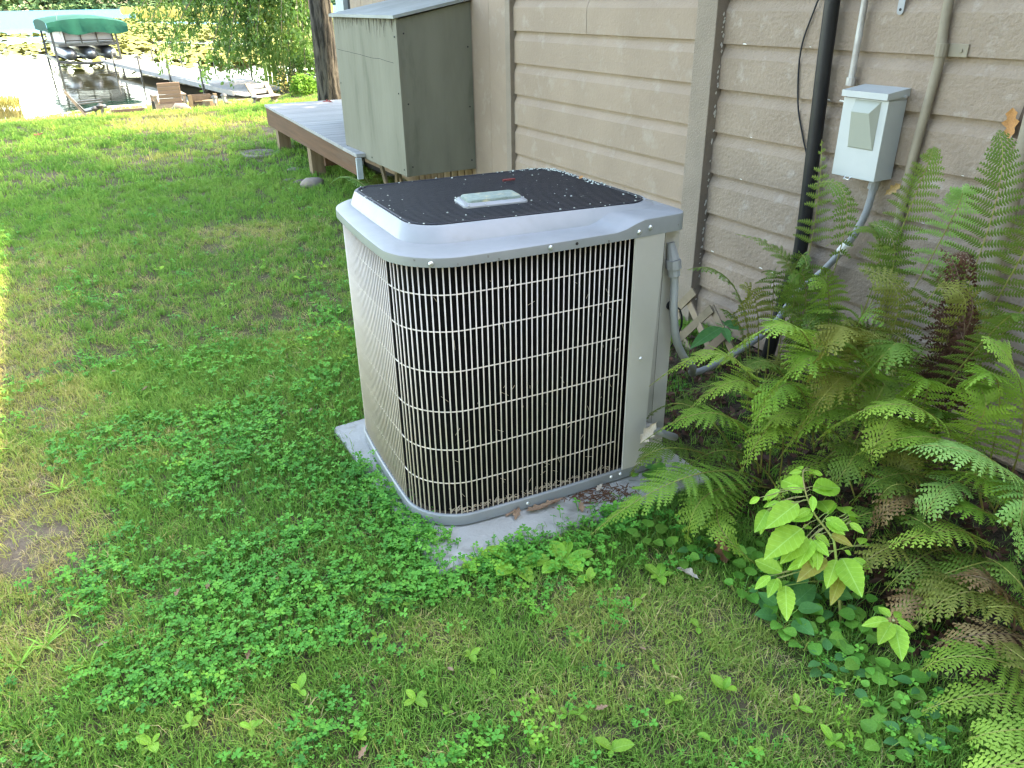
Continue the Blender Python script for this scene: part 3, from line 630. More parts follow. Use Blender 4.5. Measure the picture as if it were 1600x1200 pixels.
# black discharge grille: rim ring, ribs, shadowed well
IN1 = offset(INN, -.006); IN2 = offset(INN, -.018)
b = MB(); b.loops([zl(IN1, .985), zl(IN1, 1.001), zl(offset(INN, -.009), 1.003), zl(offset(INN, -.014), 1.002), zl(IN2, .990)], True); smoothshade(b.build('grille_rim', 'black', ac), 40)
b = MB(); b.loops([zl(IN1, .960), zl(offset(INN, -.02), .955)], True, 0, False, True); b.build('grille_well', 'black', ac)
fd = (Vector((1.656, 1.977, 0))-Vector((.867, 2.10, 0))); bd = (Vector((1.664, 2.63, 0))-Vector((.891, 2.711, 0)))
nr = 42; IN3 = offset(INN, -.012)
for k in range(nr):
    tt = (k+.5)/nr
    a = Vector((.867, 2.10, 0)).lerp(Vector((.891, 2.711, 0)), tt); c = Vector((1.656, 1.977, 0)).lerp(Vector((1.664, 2.63, 0)), tt)
    d = (c-a); hits = []
    for i in range(len(IN3)):
        p = IN3[i]; q = IN3[(i+1) % len(IN3)]; e = q-p; den = d.x*e.y-d.y*e.x
        if abs(den) < 1e-9: continue
        s_ = ((p.x-a.x)*e.y-(p.y-a.y)*e.x)/den; u_ = ((p.x-a.x)*d.y-(p.y-a.y)*d.x)/den
        if 0 <= u_ < 1: hits.append(s_)
    if len(hits) < 2: continue
    p = a+d*min(hits); q = a+d*max(hits); p.z = q.z = .993
    mb = MB(); mb.beam(p, q, .0098, .013); mb.build('grille_rib', 'black', ac)
# centre badge
bc = Vector((1.208, 2.262, 0)); bx = fd.normalized(); by = Vector((-bx.y, bx.x, 0))
def bq(hw, hd, r): return rpoly([bc-bx*hw-by*hd, bc+bx*hw-by*hd, bc+bx*hw+by*hd, bc-bx*hw+by*hd], [r]*4, 6, 4)
b = MB(); b.loops([zl(bq(.112, .068, .02), .994), zl(bq(.111, .067, .02), 1.004), zl(bq(.100, .056, .018), 1.012), zl(bq(.099, .055, .018), 1.012)], True, 0, True, True); smoothshade(b.build('badge_base', 'acgrey', ac), 40)
b = MB(); b.loops([zl(bq(.094, .050, .016), 1.010), zl(bq(.092, .048, .016), 1.019), zl(bq(.088, .044, .014), 1.021)], True, 0, True, True); smoothshade(b.build('badge', 'badge', ac), 40)
b = MB()
for k in range(34):
    i = random.randrange(0, len(CO)); p = CO[i]
    if not (p.y < 2.0 and p.x > .78): continue
    z0 = random.choice((.93, .94, .95)); wd = random.uniform(.001, .004); ln = random.uniform(.006, .02); t_ = (CO[(i+1) % len(CO)]-CO[i-1]).normalized(); q = p+Vector((t_.y, -t_.x, 0))*.0006
    a_ = q-t_*wd; c_ = q+t_*wd; b.add([(a_.x, a_.y, z0-ln*.3), (c_.x, c_.y, z0-ln*.4), (c_.x*.6+q.x*.4, c_.y*.6+q.y*.4, max(.926, z0-ln)), (a_.x*.6+q.x*.4, a_.y*.6+q.y*.4, max(.926, z0-ln))], [(0, 1, 2, 3)])
o = b.build('grime', 'grime', ac, fix=False); o['kind'] = 'stuff'
# screws
def screw(p, dirn, r=.0062):
    p = Vector(p); dirn = Vector(dirn).normalized(); mb = MB(); mb.tube([p-dirn*.001, p+dirn*.0015, p+dirn*.004, p+dirn*.0055], [r*1.3, r*1.3, r, r*.6], 8); mb.build('screw', 'screw', ac)
def onfront(px, py, out_=.001):
    best = None
    for k in range(400):                          # march the sight ray to the cover's outline
        pass
    return None
def front_y(x, poly):
    ys_ = [poly[i].lerp(poly[(i+1) % len(poly)], (x-poly[i].x)/(poly[(i+1) % len(poly)].x-poly[i].x)).y for i in range(len(poly)) if (poly[i].x-x)*(poly[(i+1) % len(poly)].x-x) < 0]
    return min(ys_)
for x, z in ((1.195, .941), (1.512, .943), (1.555, .952), (.835, .937)): screw((x, front_y(x, CO)-.0005, z), (-.2 if x < .9 else 0, -1, 0))
b = MB(); b.tube([(1.285, front_y(1.285, CO)+.002, .940), (1.285, front_y(1.285, CO)-.0012, .940)], .005, 8); b.build('screw_hole', 'dark', ac)
screw((1.552, 1.8582, .50), (0, -1, 0), .005)
for x in (1.46, 1.50): screw((x, front_y(x, OUT)-.0005, .048), (0, -1, 0), .005)
screw((1.12, front_y(1.12, OUT)-.0005, .045), (0, -1, 0), .005)
# flecks of lichen and seed on the black grille
b = MB()
def fleck(x, y, z, s):
    a = random.random()*6.3; n_ = random.choice((4, 5)); pts = [(x+s*(.6+.5*random.random())*cos(a+2*pi*k/n_), y+s*(.6+.5*random.random())*sin(a+2*pi*k/n_)) for k in range(n_)]
    b.loops([[(u, v_, z) for u, v_ in pts], [(x+(u-x)*.6, y+(v_-y)*.6, z+s*.5) for u, v_ in pts]], True, 0, False, True)
inp = np.array([[p.x, p.y] for p in offset(INN, -.02)])
cnt = 0
while cnt < 60:
    x = random.uniform(.86, 1.66); y = random.uniform(1.98, 2.7)
    if inpoly(np.array([x]), np.array([y]), inp.tolist())[0]:
        fleck(x, y, 1.0, random.choice((.0015, .002, .003, .0042))); cnt += 1
edge = offset(INN, -.013)
for i, p in enumerate(edge):
    den = 1.0 if (p.x > 1.45 and p.y > 2.25) else .06
    for k in range(6):
        if random.random() < den*.8:
            u = random.gauss(0, .009); fleck(p.x+u-.004, p.y+random.gauss(0, .009)-.004, 1.002, random.uniform(.002, .0055))
for k in range(60):
    q = bq(.10, .056, .02); p = random.choice(q); 
    if p.x < 1.2 or random.random() < .5: fleck(p.x+random.gauss(0, .006), p.y+random.gauss(0, .006), 1.008, random.uniform(.002, .005))
tag(b.build('lichen_flecks', 'fleck', None), 'pale lichen flecks and seed husks scattered on the black top grille', 'debris', kind='stuff')
# dry stems and seeds caught in the guard
b = MB()
for k in range(50):
    x = random.uniform(.85, 1.48); y = front_y(x, COIL)-random.uniform(.008, .02); z = .07+(random.random()**1.4)*.8; a = random.uniform(-1.2, 1.2); L = random.uniform(.006, .04)
    b.beam((x, y, z), (x+L*sin(a), y-.003, z+L*cos(a)), .0012, .0012)
for k in range(140):
    x = random.uniform(.85, 1.48); y = front_y(x, OUT)+random.uniform(.012, .03); a = random.uniform(0, 6.3); L = random.uniform(.006, .03)
    b.beam((x, y, .068+random.random()*.012), (x+L*cos(a), y+L*.3*sin(a), .07+random.random()*.016), .002, .002)
tag(b.build('chaff', 'leaf_pale', None), 'dry stems and seed fluff caught behind the wire guard', 'debris', kind='stuff')
b = MB()
for k in range(7): b.tube([(1.385+.007*k, 2.497-.001*k, 1.006), (1.391+.007*k, 2.496-.001*k, 1.008)], [.006, .003], 6)
tag(b.build('red_catkin', 'red', None), 'small dark red catkin lying on the black top grille', 'catkin')

# ------------------------------------------------------------------ lattice scrap leaning on the wall
t = thing('broken_trellis', 'broken piece of weathered wooden lattice leaning on the wall', 'lattice', (2.48, 2.6, .02))
def lat(a, c, X0, X1):
    p = wp(*a, X0-.14); q = wp(*c, X1-.14); mb = MB(); mb.beam(p, q, .040, .008, up=(1, 0, 0)); mb2 = mb.build('slat', 'lattice', t)
for a, c, X0, X1 in (((1072, 462), (1112, 552), 2.675, 2.62), ((1112, 480), (1150, 560), 2.675, 2.62), ((1056, 510), (1088, 566), 2.655, 2.60), ((1085, 455), (1050, 490), 2.662, 2.655), ((1112, 482), (1050, 540), 2.660, 2.62), ((1140, 515), (1080, 572), 2.635, 2.59), ((1050, 455), (1060, 500), 2.675, 2.65)): lat(a, c, X0, X1)

# ------------------------------------------------------------------ far shore and lake plants
def quads(name, M, C, A, B_, parent=None, smooth=False, normals=None):
    """one mesh of many leaf quads: centre C, half axes A and B_ (arrays n x 3)"""
    n = len(C); V = np.empty((n, 4, 3)); V[:, 0] = C-A; V[:, 1] = C-B_; V[:, 2] = C+A; V[:, 3] = C+B_
    org = np.zeros(3); p = parent
    while p is not None: org += np.array(p.location); p = p.parent
    me = bpy.data.meshes.new(name); me.vertices.add(4*n); me.vertices.foreach_set('co', (V-org).astype(np.float32).ravel())
    me.loops.add(4*n); me.loops.foreach_set('vertex_index', np.arange(4*n, dtype=np.int32)); me.polygons.add(n)
    me.polygons.foreach_set('loop_start', np.arange(0, 4*n, 4, dtype=np.int32)); me.update(calc_edges=True); me.materials.append(MT[M]); me.validate()
    return link(name, me, parent)
def rdir(n):
    v = rng.normal(size=(n, 3)); return v/np.linalg.norm(v, axis=1, keepdims=True)
def leafcloud(n, C, size, aspect=.45, up=.6, jit=.4):
    d = rdir(n); nrm = rdir(n); nrm[:, 2] = np.abs(nrm[:, 2])+up; nrm /= np.linalg.norm(nrm, axis=1, keepdims=True)
    a = d-nrm*(d*nrm).sum(1, keepdims=True); a /= np.linalg.norm(a, axis=1, keepdims=True)+1e-9; bb = np.cross(nrm, a)
    s = size*(1+jit*(rng.random((n, 1))-.5)*2); return a*s, bb*s*aspect
C = []; Sz = []
for k in range(330):
    x = rng.uniform(-330, 420); y = rng.uniform(655, 700); hgt = rng.uniform(11, 24); r = rng.uniform(4, 8)
    n = 70; d = rdir(n); q = d*(rng.random((n, 1))**.4); C.append(np.stack([x+q[:, 0]*r, y+q[:, 1]*r, np.maximum(hgt*.5+q[:, 2]*hgt*.5, 0)-.6], 1))
for k in range(300):                              # low shrubs at the water's edge
    x = rng.uniform(-330, 420); y = rng.uniform(648, 654); n = 14; q = rdir(n); C.append(np.stack([x+q[:, 0]*4, y+q[:, 1]*2, np.abs(q[:, 2])*3.0-.9], 1))
C = np.concatenate(C); A, B_ = leafcloud(len(C), C, 1.5, .8, .4)
tag(quads('far_woods', 'farwood', C, A, B_), 'hazy green woods along the far lake shore', 'woods', kind='stuff')
# golden reeds across the bay
C = []; n = 9000
px = rng.uniform(190, 520, n); py = 10+rng.random(n)*20; pts = []
for u, v in zip(px, py):
    if v > 22 and u < 215: continue
    p = gp(u, max(v-.012*(u-230)+1.5, 8), WZ)
    if 140 < p.y < 420: pts.append((p.x, p.y))
pts = np.array(pts); n = len(pts); hh = rng.uniform(1.0, 2.2, n); C = np.stack([pts[:, 0], pts[:, 1], WZ+hh/2], 1)
A = np.stack([rng.normal(0, .2, n), rng.normal(0, .1, n), hh/2], 1); B_ = np.stack([np.full(n, .30), rng.normal(0, .1, n), np.zeros(n)], 1)
tag(quads('shore_reeds', 'goldreed', C, A, B_), 'golden reed bed standing in the water across the bay', 'reeds', kind='stuff')
# lily pads
n = 150000; x = rng.uniform(-40, 60, n); y = 38+rng.random(n)**1.2*150; P3 = np.stack([x, y, np.full(n, WZ)], 1); u, v, _ = project(P3)
den = np.zeros(n)
den = np.maximum(den, np.where((v > 56-.02*u) & (v < 92) & (u < 95), .98*np.clip((92-v)/14, .1, 1), 0))
den = np.maximum(den, np.where((v > 30) & (v < 118) & (u >= 90), .8*np.clip((118-v)/25, .15, 1), 0))
den *= np.clip((fbm(x*.10, y*.05, 21)-.36)*5, 0.03, 1)
keep = (rng.random(n) < den) & (u > -500) & (u < 900); x, y = x[keep], y[keep]; n = len(x)
r = rng.uniform(.16, .34, n)*(1+.6*np.clip((y-60)/100, 0, 1)); C = np.stack([x, y, np.full(n, WZ+.04)+rng.random(n)*.08], 1)
ang = rng.random(n)*6.3; A = np.stack([r*np.cos(ang), r*np.sin(ang), r*rng.normal(0, .22, n)], 1); B_ = np.stack([-r*np.sin(ang), r*np.cos(ang), r*rng.normal(0, .22, n)], 1)*.95
tag(quads('lily_pads', 'lily', C, A, B_), 'yellow green lily pads spread over the quiet bay', 'lily pads', kind='stuff')
# grasses at the left waterline
n = 500; px = rng.uniform(-60, 32, n); C = []
for u in px: p = gp(u, rng.uniform(163, 170), WZ+.05); C.append((p.x, p.y, p.z+.12))
C = np.array(C); A = np.stack([rng.normal(0, .06, n), rng.normal(0, .05, n), rng.uniform(.1, .28, n)], 1); B_ = np.stack([np.full(n, .012), rng.normal(0, .01, n), np.zeros(n)], 1)
tag(quads('shore_grass', 'goldreed', C, A, B_), 'yellowed grass tuft at the water edge beyond the lawn crest', 'grass', kind='stuff')

# ------------------------------------------------------------------ dock
t = thing('dock', 'long grey dock running out from the beach beside the boat lift', 'dock', (5.4, 24.5, WZ))
d0 = Vector((5.45, 24.3, 0)); d1 = Vector((3.40, 41.0, 0)); dd = (d1-d0).normalized(); dn = Vector((dd.y, -dd.x, 0)); dl = (d1-d0).length
pk = MB().box((0, 0, 0), (1.42, .132, .03)).mesh('plank', 'dockwood')
np_ = int(dl/.14)
for k in range(np_):
    p = d0+dd*(.07+k*.14); z = -.60-.06*max(0, 1-k*.14/2.2)*1.6
    o = link('plank', pk, t, Vector((p.x, p.y, z))-t.location); o.rotation_euler = (0, 0, math.atan2(dn.y, dn.x))
for sgn in (-1, 1):
    a = d0+dn*(.73*sgn); c = d1+dn*(.73*sgn); b = MB(); b.beam((a.x, a.y, -.70), (c.x, c.y, -.645), .05, .13); b.build('side_rail', 'dockwood', t)
    for s_, top in ((2.6, -.05), (6.2, -.1), (10.2, -.12), (14.5, -.12)):
        p = d0+dd*s_+dn*(.785*sgn); b = MB(); b.tube([(p.x, p.y, -2.0), (p.x, p.y, top)], .032, 8); b.build('post', 'dalum', t)

# ------------------------------------------------------------------ boat lift and pontoon boat
LF = thing('boat_lift', 'boat lift with green fabric canopy standing in the lake', 'boat lift', (2.25, 42, WZ))
ax = Vector((-.055, 1, 0)).normalized(); av = Vector((1, .055, 0)).normalized(); bo = Vector((2.3, 42, 0))
def BL(v, s_, z): q = bo+av*v+ax*s_; return Vector((q.x, q.y, z))
for v in (-1.36, 1.2):
    for s_ in (0, 5.2): b = MB(); b.beam(BL(v, s_, -2.6), BL(v, s_, .72), .09, .09, up=(1, 0, 0)); b.build('post', 'dalum', LF)
    b = MB(); b.beam(BL(v, 0, -.58), BL(v, 5.2, -.58), .08, .12); b.build('side_beam', 'dalum', LF)
    b = MB(); b.beam(BL(v, 0, -1.3), BL(v, 5.2, -1.3), .08, .10); b.build('side_beam', 'dalum', LF)
    b = MB(); b.beam(BL(v, 0, -1.2), BL(v, 5.2, -.55), .04, .04); b.build('brace', 'dalum', LF)
    b = MB(); b.beam(BL(v, -.4, .66), BL(v, 6.0, .66), .05, .05); b.build('canopy_rail', 'dalum', LF)
for s_ in (0, 5.2):
    b = MB(); b.tube(dense([BL(-1.36, s_, -.62), BL(-.6, s_, -.70), (BL(0, s_, -.73)), BL(.6, s_, -.70), BL(1.2, s_, -.62)], 12), .055, 6); b.build('cross_beam', 'dalum', LF)
cb = MB(); prof = [(-1.5, .60), (-1.52, .93), (-1.2, 1.0), (-.7, 1.07), (0, 1.10), (.7, 1.07), (1.25, .99), (1.66, .88), (1.68, .50)]
lps = []
for s_, k in ((-.55, .0), (.6, .09), (3, .13), (5.6, .09), (6.4, -.02)):
    lps.append([BL(v, s_, z+(k if .7 < z else (.03*sin(v*9+s_*2)))) for v, z in prof])
cb.loops(lps, False)
fl = []
for k in range(13):                               # hanging front flap, creased
    v = -1.5+3.18*k/12; zt_ = np.interp(v, [p[0] for p in prof[1:8]], [p[1] for p in prof[1:8]]); sag = .06*sin(k*1.9)
    fl.append([BL(v, -.55, zt_), BL(v, -.58-.05*sin(k*2.3), (zt_+.6)/2), BL(v, -.55+.03*sin(k*1.3), .56+.05*sin(k*1.1)-.06*(k > 2))])
cb.loops(fl, False)
smoothshade(cb.build('canopy', 'tarp', LF), 30)
BT = thing('pontoon_boat', 'white pontoon boat with three aluminium tubes raised under green canopy', 'boat', (2.3, 42, -.1))
for v in (-.78, .05, .86):
    b = MB(); pr = [(0.02, .05), (.12, .17), (.35, .255), (.7, .285), (6.3, .285), (6.6, .2)]
    b.tube([BL(v, s_-.1, -.34+(.04 if s_ < .3 else 0)) for s_, r in pr], [r for s_, r in pr], 14); smoothshade(b.build('pontoon', 'alum', BT), 50)
b = MB(); b.box(BL(.04, 3.1, .03), (2.45, 6.2, .09), Euler((0, 0, .055)).to_matrix()); b.build('boat_deck', 'dalum', BT)
for v0, s0, v1, s1 in ((-.85, .35, 1.1, .35), (-1.12, 1.2, -1.12, 5.8), (1.2, 1.2, 1.2, 5.8), (-.85, .35, -1.12, 1.2), (1.1, .35, 1.2, 1.2)):
    b = MB(); b.beam(BL(v0, s0, .36), BL(v1, s1, .36), .04, .44); b.build('fence_panel', 'boatwhite', BT)
for v, s_ in ((-.85, .33), (-.2, .32), (.45, .32), (1.1, .33)): b = MB(); b.beam(BL(v, s_-.03, .05), BL(v-.02, s_-.03, .66), .05, .05, up=(1, 0, 0)); b.build('fence_post', 'dalum', BT)
b = MB(); b.tube([BL(-.85, .3, .20), BL(1.1, .3, .20)], .02, 6); b.build('rail', 'dalum', BT)
b = MB(); b.tube([BL(-1.02, -.2, .25), BL(-1.05, -.25, .9), BL(-.98, -.3, 1.35)], .015, 6); b.build('light_pole', 'alum', LF)

# ------------------------------------------------------------------ beach things
def zat(x, y): return float(terrain(np.array([x]), np.array([y]))[0])
t = thing('beach_chair', 'low wooden chair with slatted back seen from behind on the beach', 'chair', (2.55, 20.9, zat(2.55, 20.9)))
base = t.location.z
for k in range(6):
    b = MB(); z = base+.10+k*.088; y = 20.82-.024*k+.02; b.box((2.60, y, z+.041), (.50, .022, .083), Euler((.28, 0, 0)).to_matrix(), bev=.004); b.build('back_slat', 'pinkwood', t)
for x in (2.28, 2.92):
    b = MB(); b.box((x, 20.86, base+.14), (.07, .09, .34)); b.build('leg', 'greywood', t)
    b = MB(); b.box((x, 21.2, base+.33), (.11, .78, .03)); b.build('armrest', 'greywood', t)
    b = MB(); b.box((x, 21.55, base+.15), (.07, .09, .34)); b.build('leg', 'greywood', t)
b = MB(); b.box((2.60, 21.2, base+.17), (.62, .6, .03)); b.build('seat', 'pinkwood', t)
b = MB(); b.box((2.60, 20.84, base+.10), (.62, .03, .1)); b.build('rear_rail', 'greywood', t)
p = at(140, 172, 21); t = thing('sling_chair', 'dark low beach chair turned side-on in front of the boat lift', 'chair', (p.x, p.y, zat(p.x, p.y)))
x, y, z = t.location
b = MB(); b.beam((x-.42, y, z+.58), (x-.10, y, z+.12), .5, .04, up=(.7, 0, .7)); b.build('backrest', 'dalum', t)
b = MB(); b.beam((x-.10, y, z+.14), (x+.36, y, z+.22), .5, .04); b.build('seat', 'dalum', t)
for s_ in (-.26, .26):
    b = MB(); b.beam((x-.42, y+s_, z+.60), (x-.06, y+s_, z-.04), .04, .05); b.build('frame', 'greywood', t)
    b = MB(); b.beam((x-.2, y+s_, z+.32), (x+.3, y+s_, z+.34), .07, .03); b.build('armrest', 'dalum', t)
    b = MB(); b.beam((x+.26, y+s_, z+.33), (x+.26, y+s_, z-.04), .04, .04); b.build('leg', 'dalum', t)
p = at(318, 172, 21.3); t = thing('planter_box', 'dark wooden planter box with paler end posts on the beach', 'planter', (p.x, p.y, zat(p.x, p.y)))
x, y, z = t.location
for k in range(3): b = MB(); b.box((x, y-.2, z+.06+.095*k), (.50, .03, .09)); b.build('plank', 'dkbrown', t)
for sx in (-.29, .29): b = MB(); b.box((x+sx, y-.2, z+.14), (.085, .09, .36)); b.build('post', 'postwood', t)
b = MB(); b.box((x, y+.2, z+.14), (.5, .03, .30)); b.build('back_board', 'dkbrown', t)
b = MB(); b.box((x, y, z+.05), (.5, .38, .1)); b.build('floor', 'soil', t)
b = MB(); b.box((x, y-.23, z+.17), (.40, .02, .025)); b.build('cross_rail', 'postwood', t)
for k, (px, hw, hh, lb) in enumerate(((330, .20, .17, 'stubby cut log standing before the dark planter'), (358, .10, .10, 'small cut log lying right of the solar lights'))):
    p = at(px, 172, 20.3); z = zat(p.x, p.y); b = MB(); b.tube([(p.x, p.y, z-.05), (p.x, p.y, z+hh), (p.x, p.y, z+hh+.005)], [hw*.9, hw*.85, hw*.8], 10); tag(b.build('log', 'postwood'), lb, 'log')
for px, dist, hz, lb in ((338, 19.3, .24, 'left solar path light with domed cap before the planter'), (353, 19.0, .27, 'right solar path light with dark lantern cap by the beach'), ):
    p = at(px, 170, dist); z = zat(p.x, p.y); t = thing('solar_light', lb, 'garden light', (p.x, p.y, z))
    b = MB(); b.tube([(p.x, p.y, z-.05), (p.x, p.y, z+hz-.12)], .012, 6); b.build('stake', 'dalum', t)
    b = MB(); b.tube([(p.x, p.y, z+hz-.12), (p.x, p.y, z+hz)], [.035, .05], 8); b.build('lantern', 'conduit', t)
    b = MB(); b.tube([(p.x, p.y, z+hz), (p.x, p.y, z+hz+.02), (p.x, p.y, z+hz+.05)], [.075, .065, .02], 10); b.build('cap', 'dalum', t)
for px, hz, lb in ((164, .24, 'solar path light with round cap beside the dark beach chair'), (155, .2, 'short solar path light just right of the dark beach chair')):
    p = at(px-6, 172, 19.6); z = zat(p.x, p.y); t = thing('solar_light', lb, 'garden light', (p.x, p.y, z))
    b = MB(); b.tube([(p.x, p.y, z-.05), (p.x, p.y, z+hz)], .012, 6); b.build('stake', 'dalum', t)
    b = MB(); b.tube([(p.x, p.y, z+hz-.07), (p.x, p.y, z+hz), (p.x, p.y, z+hz+.04)], [.03, .08, .03], 10); b.build('cap', 'dalum', t)
p = at(284, 172, 20); z = zat(p.x, p.y); b = MB(); b.tube([(p.x-.2, p.y, z+.02), (p.x-.1, p.y, z+.07), (p.x+.08, p.y, z+.06), (p.x+.2, p.y, z+.01)], [.04, .1, .09, .03], 8)
tag(smoothshade(b.build('rock', 'stone'), 60), 'pale rock at the grass edge by the slatted chair', 'rock')
p = at(200, 172, 20.5); z = zat(p.x, p.y); b = MB(); b.beam((p.x-.35, p.y, z+.05), (p.x+.35, p.y, z+.05), .1, .1); tag(b.build('timber', 'dkbrown'), 'dark timber lying on the sand between the two chairs', 'timber')
# bench: slanted side boards, two back boards, seat plank
p = at(414, 170, 19.2); z = zat(p.x, p.y); t = thing('bench', 'wooden plank bench with slanted sides at the lawn edge beyond deck', 'bench', (p.x, p.y, z)); x, y = p.x, p.y
bdir = Vector((.93, .36, 0)).normalized()*1.0; BS = .72; bn = Vector((bdir.y, -bdir.x, 0))       # bn faces the viewer
def BQ(a, c, h_): q = Vector((x, y, z))+bdir*(a*BS)-bn*(c*BS); return Vector((q.x, q.y, z+h_*BS))
for s_ in (-.30, .34):
    b = MB(); b.beam(BQ(s_, -.22, -.03), BQ(s_, .30, .66), .035, .125, up=(bdir.x, bdir.y, 0)); b.build('side_board', 'greywood', t)
    b = MB(); b.beam(BQ(s_, .28, -.03), BQ(s_, -.28, .30), .035, .11, up=(bdir.x, bdir.y, 0)); b.build('leg_board', 'greywood', t)
for h_ in (.42, .57): b = MB(); b.beam(BQ(-.28, .13+(h_-.42)*.75, h_), BQ(.32, .13+(h_-.42)*.75, h_), .022, .095); b.build('back_board', 'dockwood', t)
b = MB(); b.beam(BQ(-.44, -.16, .30), BQ(.42, -.16, .30), .22, .028); b.build('seat', 'dockwood', t)
# round paver and stones near the deck
p = gp(406, 237, .03); z = zat(p.x, p.y)
t = thing('round_paver', 'round flat stone paver in the grass beside the first deck post', 'paver', (p.x, p.y, z)); b = MB(); pl = [Vector((p.x+.235*cos(a)*(1+.05*sin(a*5)), p.y+.235*sin(a)*(1+.05*cos(a*3)), 0)) for a in [2*pi*k/22 for k in range(22)]]
b.loops([zl(pl, z-.03), zl(pl, z+.018), zl(offset(pl, -.03), z+.028)], True, 0, True, True); b.build('rim', 'stone', t)
b = MB(); b.loops([zl(offset(pl, -.045), z+.02), zl(offset(pl, -.05), z+.032)], True, 0, True, True); b.build('face', 'paverstone', t)
def stone(px, py, zz, r, lb, M='stone', fl=.5):
    p = gp(px, py, zz); z = zat(p.x, p.y); bm = bmesh.new(); bmesh.ops.create_icosphere(bm, subdivisions=2, radius=1)
    for v in bm.verts:
        k = 1+.22*(fbm(np.array([v.co.x*1.5+px]), np.array([v.co.y*1.5+v.co.z]), 5)[0]-.5)*2; v.co = Vector((v.co.x*r*k*1.35, v.co.y*r*k, v.co.z*r*k*fl))
    me = bpy.data.meshes.new('stone'); bm.to_mesh(me); bm.free(); me.materials.append(MT[M]); me.polygons.foreach_set('use_smooth', [True]*len(me.polygons))
    o = link('stone', me, None, (p.x, p.y, z+r*fl*.55)); tag(o, lb, 'stone'); return o
stone(488, 284, .05, .085, 'pinkish beige stone at the foot of the second deck post', fl=.7)
stone(470, 282, .03, .06, 'flat grey stone left of the pinkish stone by the deck', 'paverstone', .4)
stone(452, 279, .03, .05, 'small flat stone farthest left in the row by the deck', 'paverstone', .35)
stone(458, 262, .03, .055, 'flat tan stone in bare soil under the deck edge', 'stone', .35)
t = thing('board_skirt', 'narrow weathered boards standing under the olive storage box', 'boards', (2.4, 6.3, 0))
for x0, y0, x1, y1 in ((2.30, 6.0, 2.24, 6.08), (2.38, 6.15, 2.40, 6.1), (2.5, 6.2, 2.42, 6.22)): b = MB(); b.beam((x0, y0, 0), (x1, y1, .46), .055, .02, up=(1, 0, 0)); b.build('slat', 'lattice', t)
for k in range(9):
    b = MB(); b.box((2.715, 5.4+.13*k, .27), (.02, .07, .42)); b.build('slat', 'lattice', t)

# ------------------------------------------------------------------ trees
def trunk(pts, rs, parent, name='trunk', M='bark', n=28, seed=0):
    P = dense(pts, 26); k = len(P); mb = MB(); lps = []
    rr = np.interp(np.linspace(0, 1, k), np.linspace(0, 1, len(rs)), rs); pn = None
    for i, p in enumerate(P):
        t_ = (P[min(i+1, k-1)]-P[max(i-1, 0)]).normalized()
        if pn is None: pn = t_.orthogonal().normalized()
        pn = (pn-t_*pn.dot(t_)).normalized(); bn_ = t_.cross(pn); l = []
        for j in range(n):
            a = 2*pi*j/n; q = 1+.09*sin(j*pi*.9+seed)*(.6+.4*sin(i*.8+j*1.7))+.04*sin(a*3+seed); l.append(p+(pn*cos(a)+bn_*sin(a))*rr[i]*q)
        lps.append(l)
    mb.loops(lps, True, 0, True, True); return smoothshade(mb.build(name, M, parent), 70)
def crown(parent, centre, rad, n, size, M, hole=.3, name='crown', clumps=90, cr=.28):
    c = rdir(clumps)*(rng.random((clumps, 1))**.45)*np.array(rad)+np.array(centre); m_ = n//clumps
    C = np.repeat(c, m_, 0)+rng.normal(size=(clumps*m_, 3))*np.array(rad)*cr*np.repeat(rng.uniform(.5, 1.2, (clumps, 1)), m_, 0)*.6
    A, B_ = leafcloud(len(C), C, size, .5, .5); return quads(name, M, C, A, B_, parent)
tb = at(516, 152, 14.0); t = thing('oak_tree', 'stout tree trunk with furrowed bark rising behind the deck', 'tree', (tb.x, tb.y, -.05))
trunk([(tb.x-.03, tb.y, -.15), (tb.x-.01, tb.y, .25), (tb.x+.0, tb.y, 1.6), (tb.x+.08, tb.y+.1, 4), (tb.x+.1, tb.y+.2, 7)], [.26, .185, .168, .15, .08], t)
for dx, dy, dz in ((-2.4, .8, 7.3), (2.2, 1.4, 8), (-.6, -2.4, 7.6), (.8, 2.6, 8.4), (-1.6, 2.2, 9)): trunk([(tb.x+.08, tb.y+.1, 4.0+.3*abs(dx)), (tb.x+dx*.5, tb.y+dy*.5, 5.9), (tb.x+dx, tb.y+dy, dz)], [.09, .06, .02], t, 'limb', n=8)
crown(t, (tb.x, tb.y+.3, 8.2), (4.0, 4.0, 3.4), 15000, .10, 'oakleaf', clumps=120)
t = thing('shade_tree', 'unseen leafy tree added behind the house to shade deck and lawn', 'tree', (9.6, 7.3, 0))  # unseen tree, added so its crown shades the deck and lawn
trunk([(9.6, 7.3, -.1), (9.6, 7.3, 2), (9.7, 7.4, 6)], [.24, .2, .1], t)
crown(t, (9.4, 7.3, 6.6), (3.4, 3.3, 3.2), 14000, .10, 'oakleaf', clumps=110)
for k, (x, y, lb) in enumerate(((-5.5, -7.0, 'unseen dense tree on the lawn side, added to block sky light'), (.2, -7.0, 'unseen dense tree directly behind the viewer, added to block sky light'), (-8.5, -1.5, 'unseen dense tree far out on the lawn, added to block sky light'))):  # unseen trees added to block sky light from behind the camera
    t = thing('sky_block_tree', lb, 'tree', (x, y, 0)); trunk([(x, y, -.1), (x, y, 2), (x+.1, y, 6)], [.22, .18, .08], t, n=12)
    crown(t, (x, y, 4.6), (2.9, 2.3, 4.2), 6000, .22, 'oakleaf', clumps=130, cr=.2)
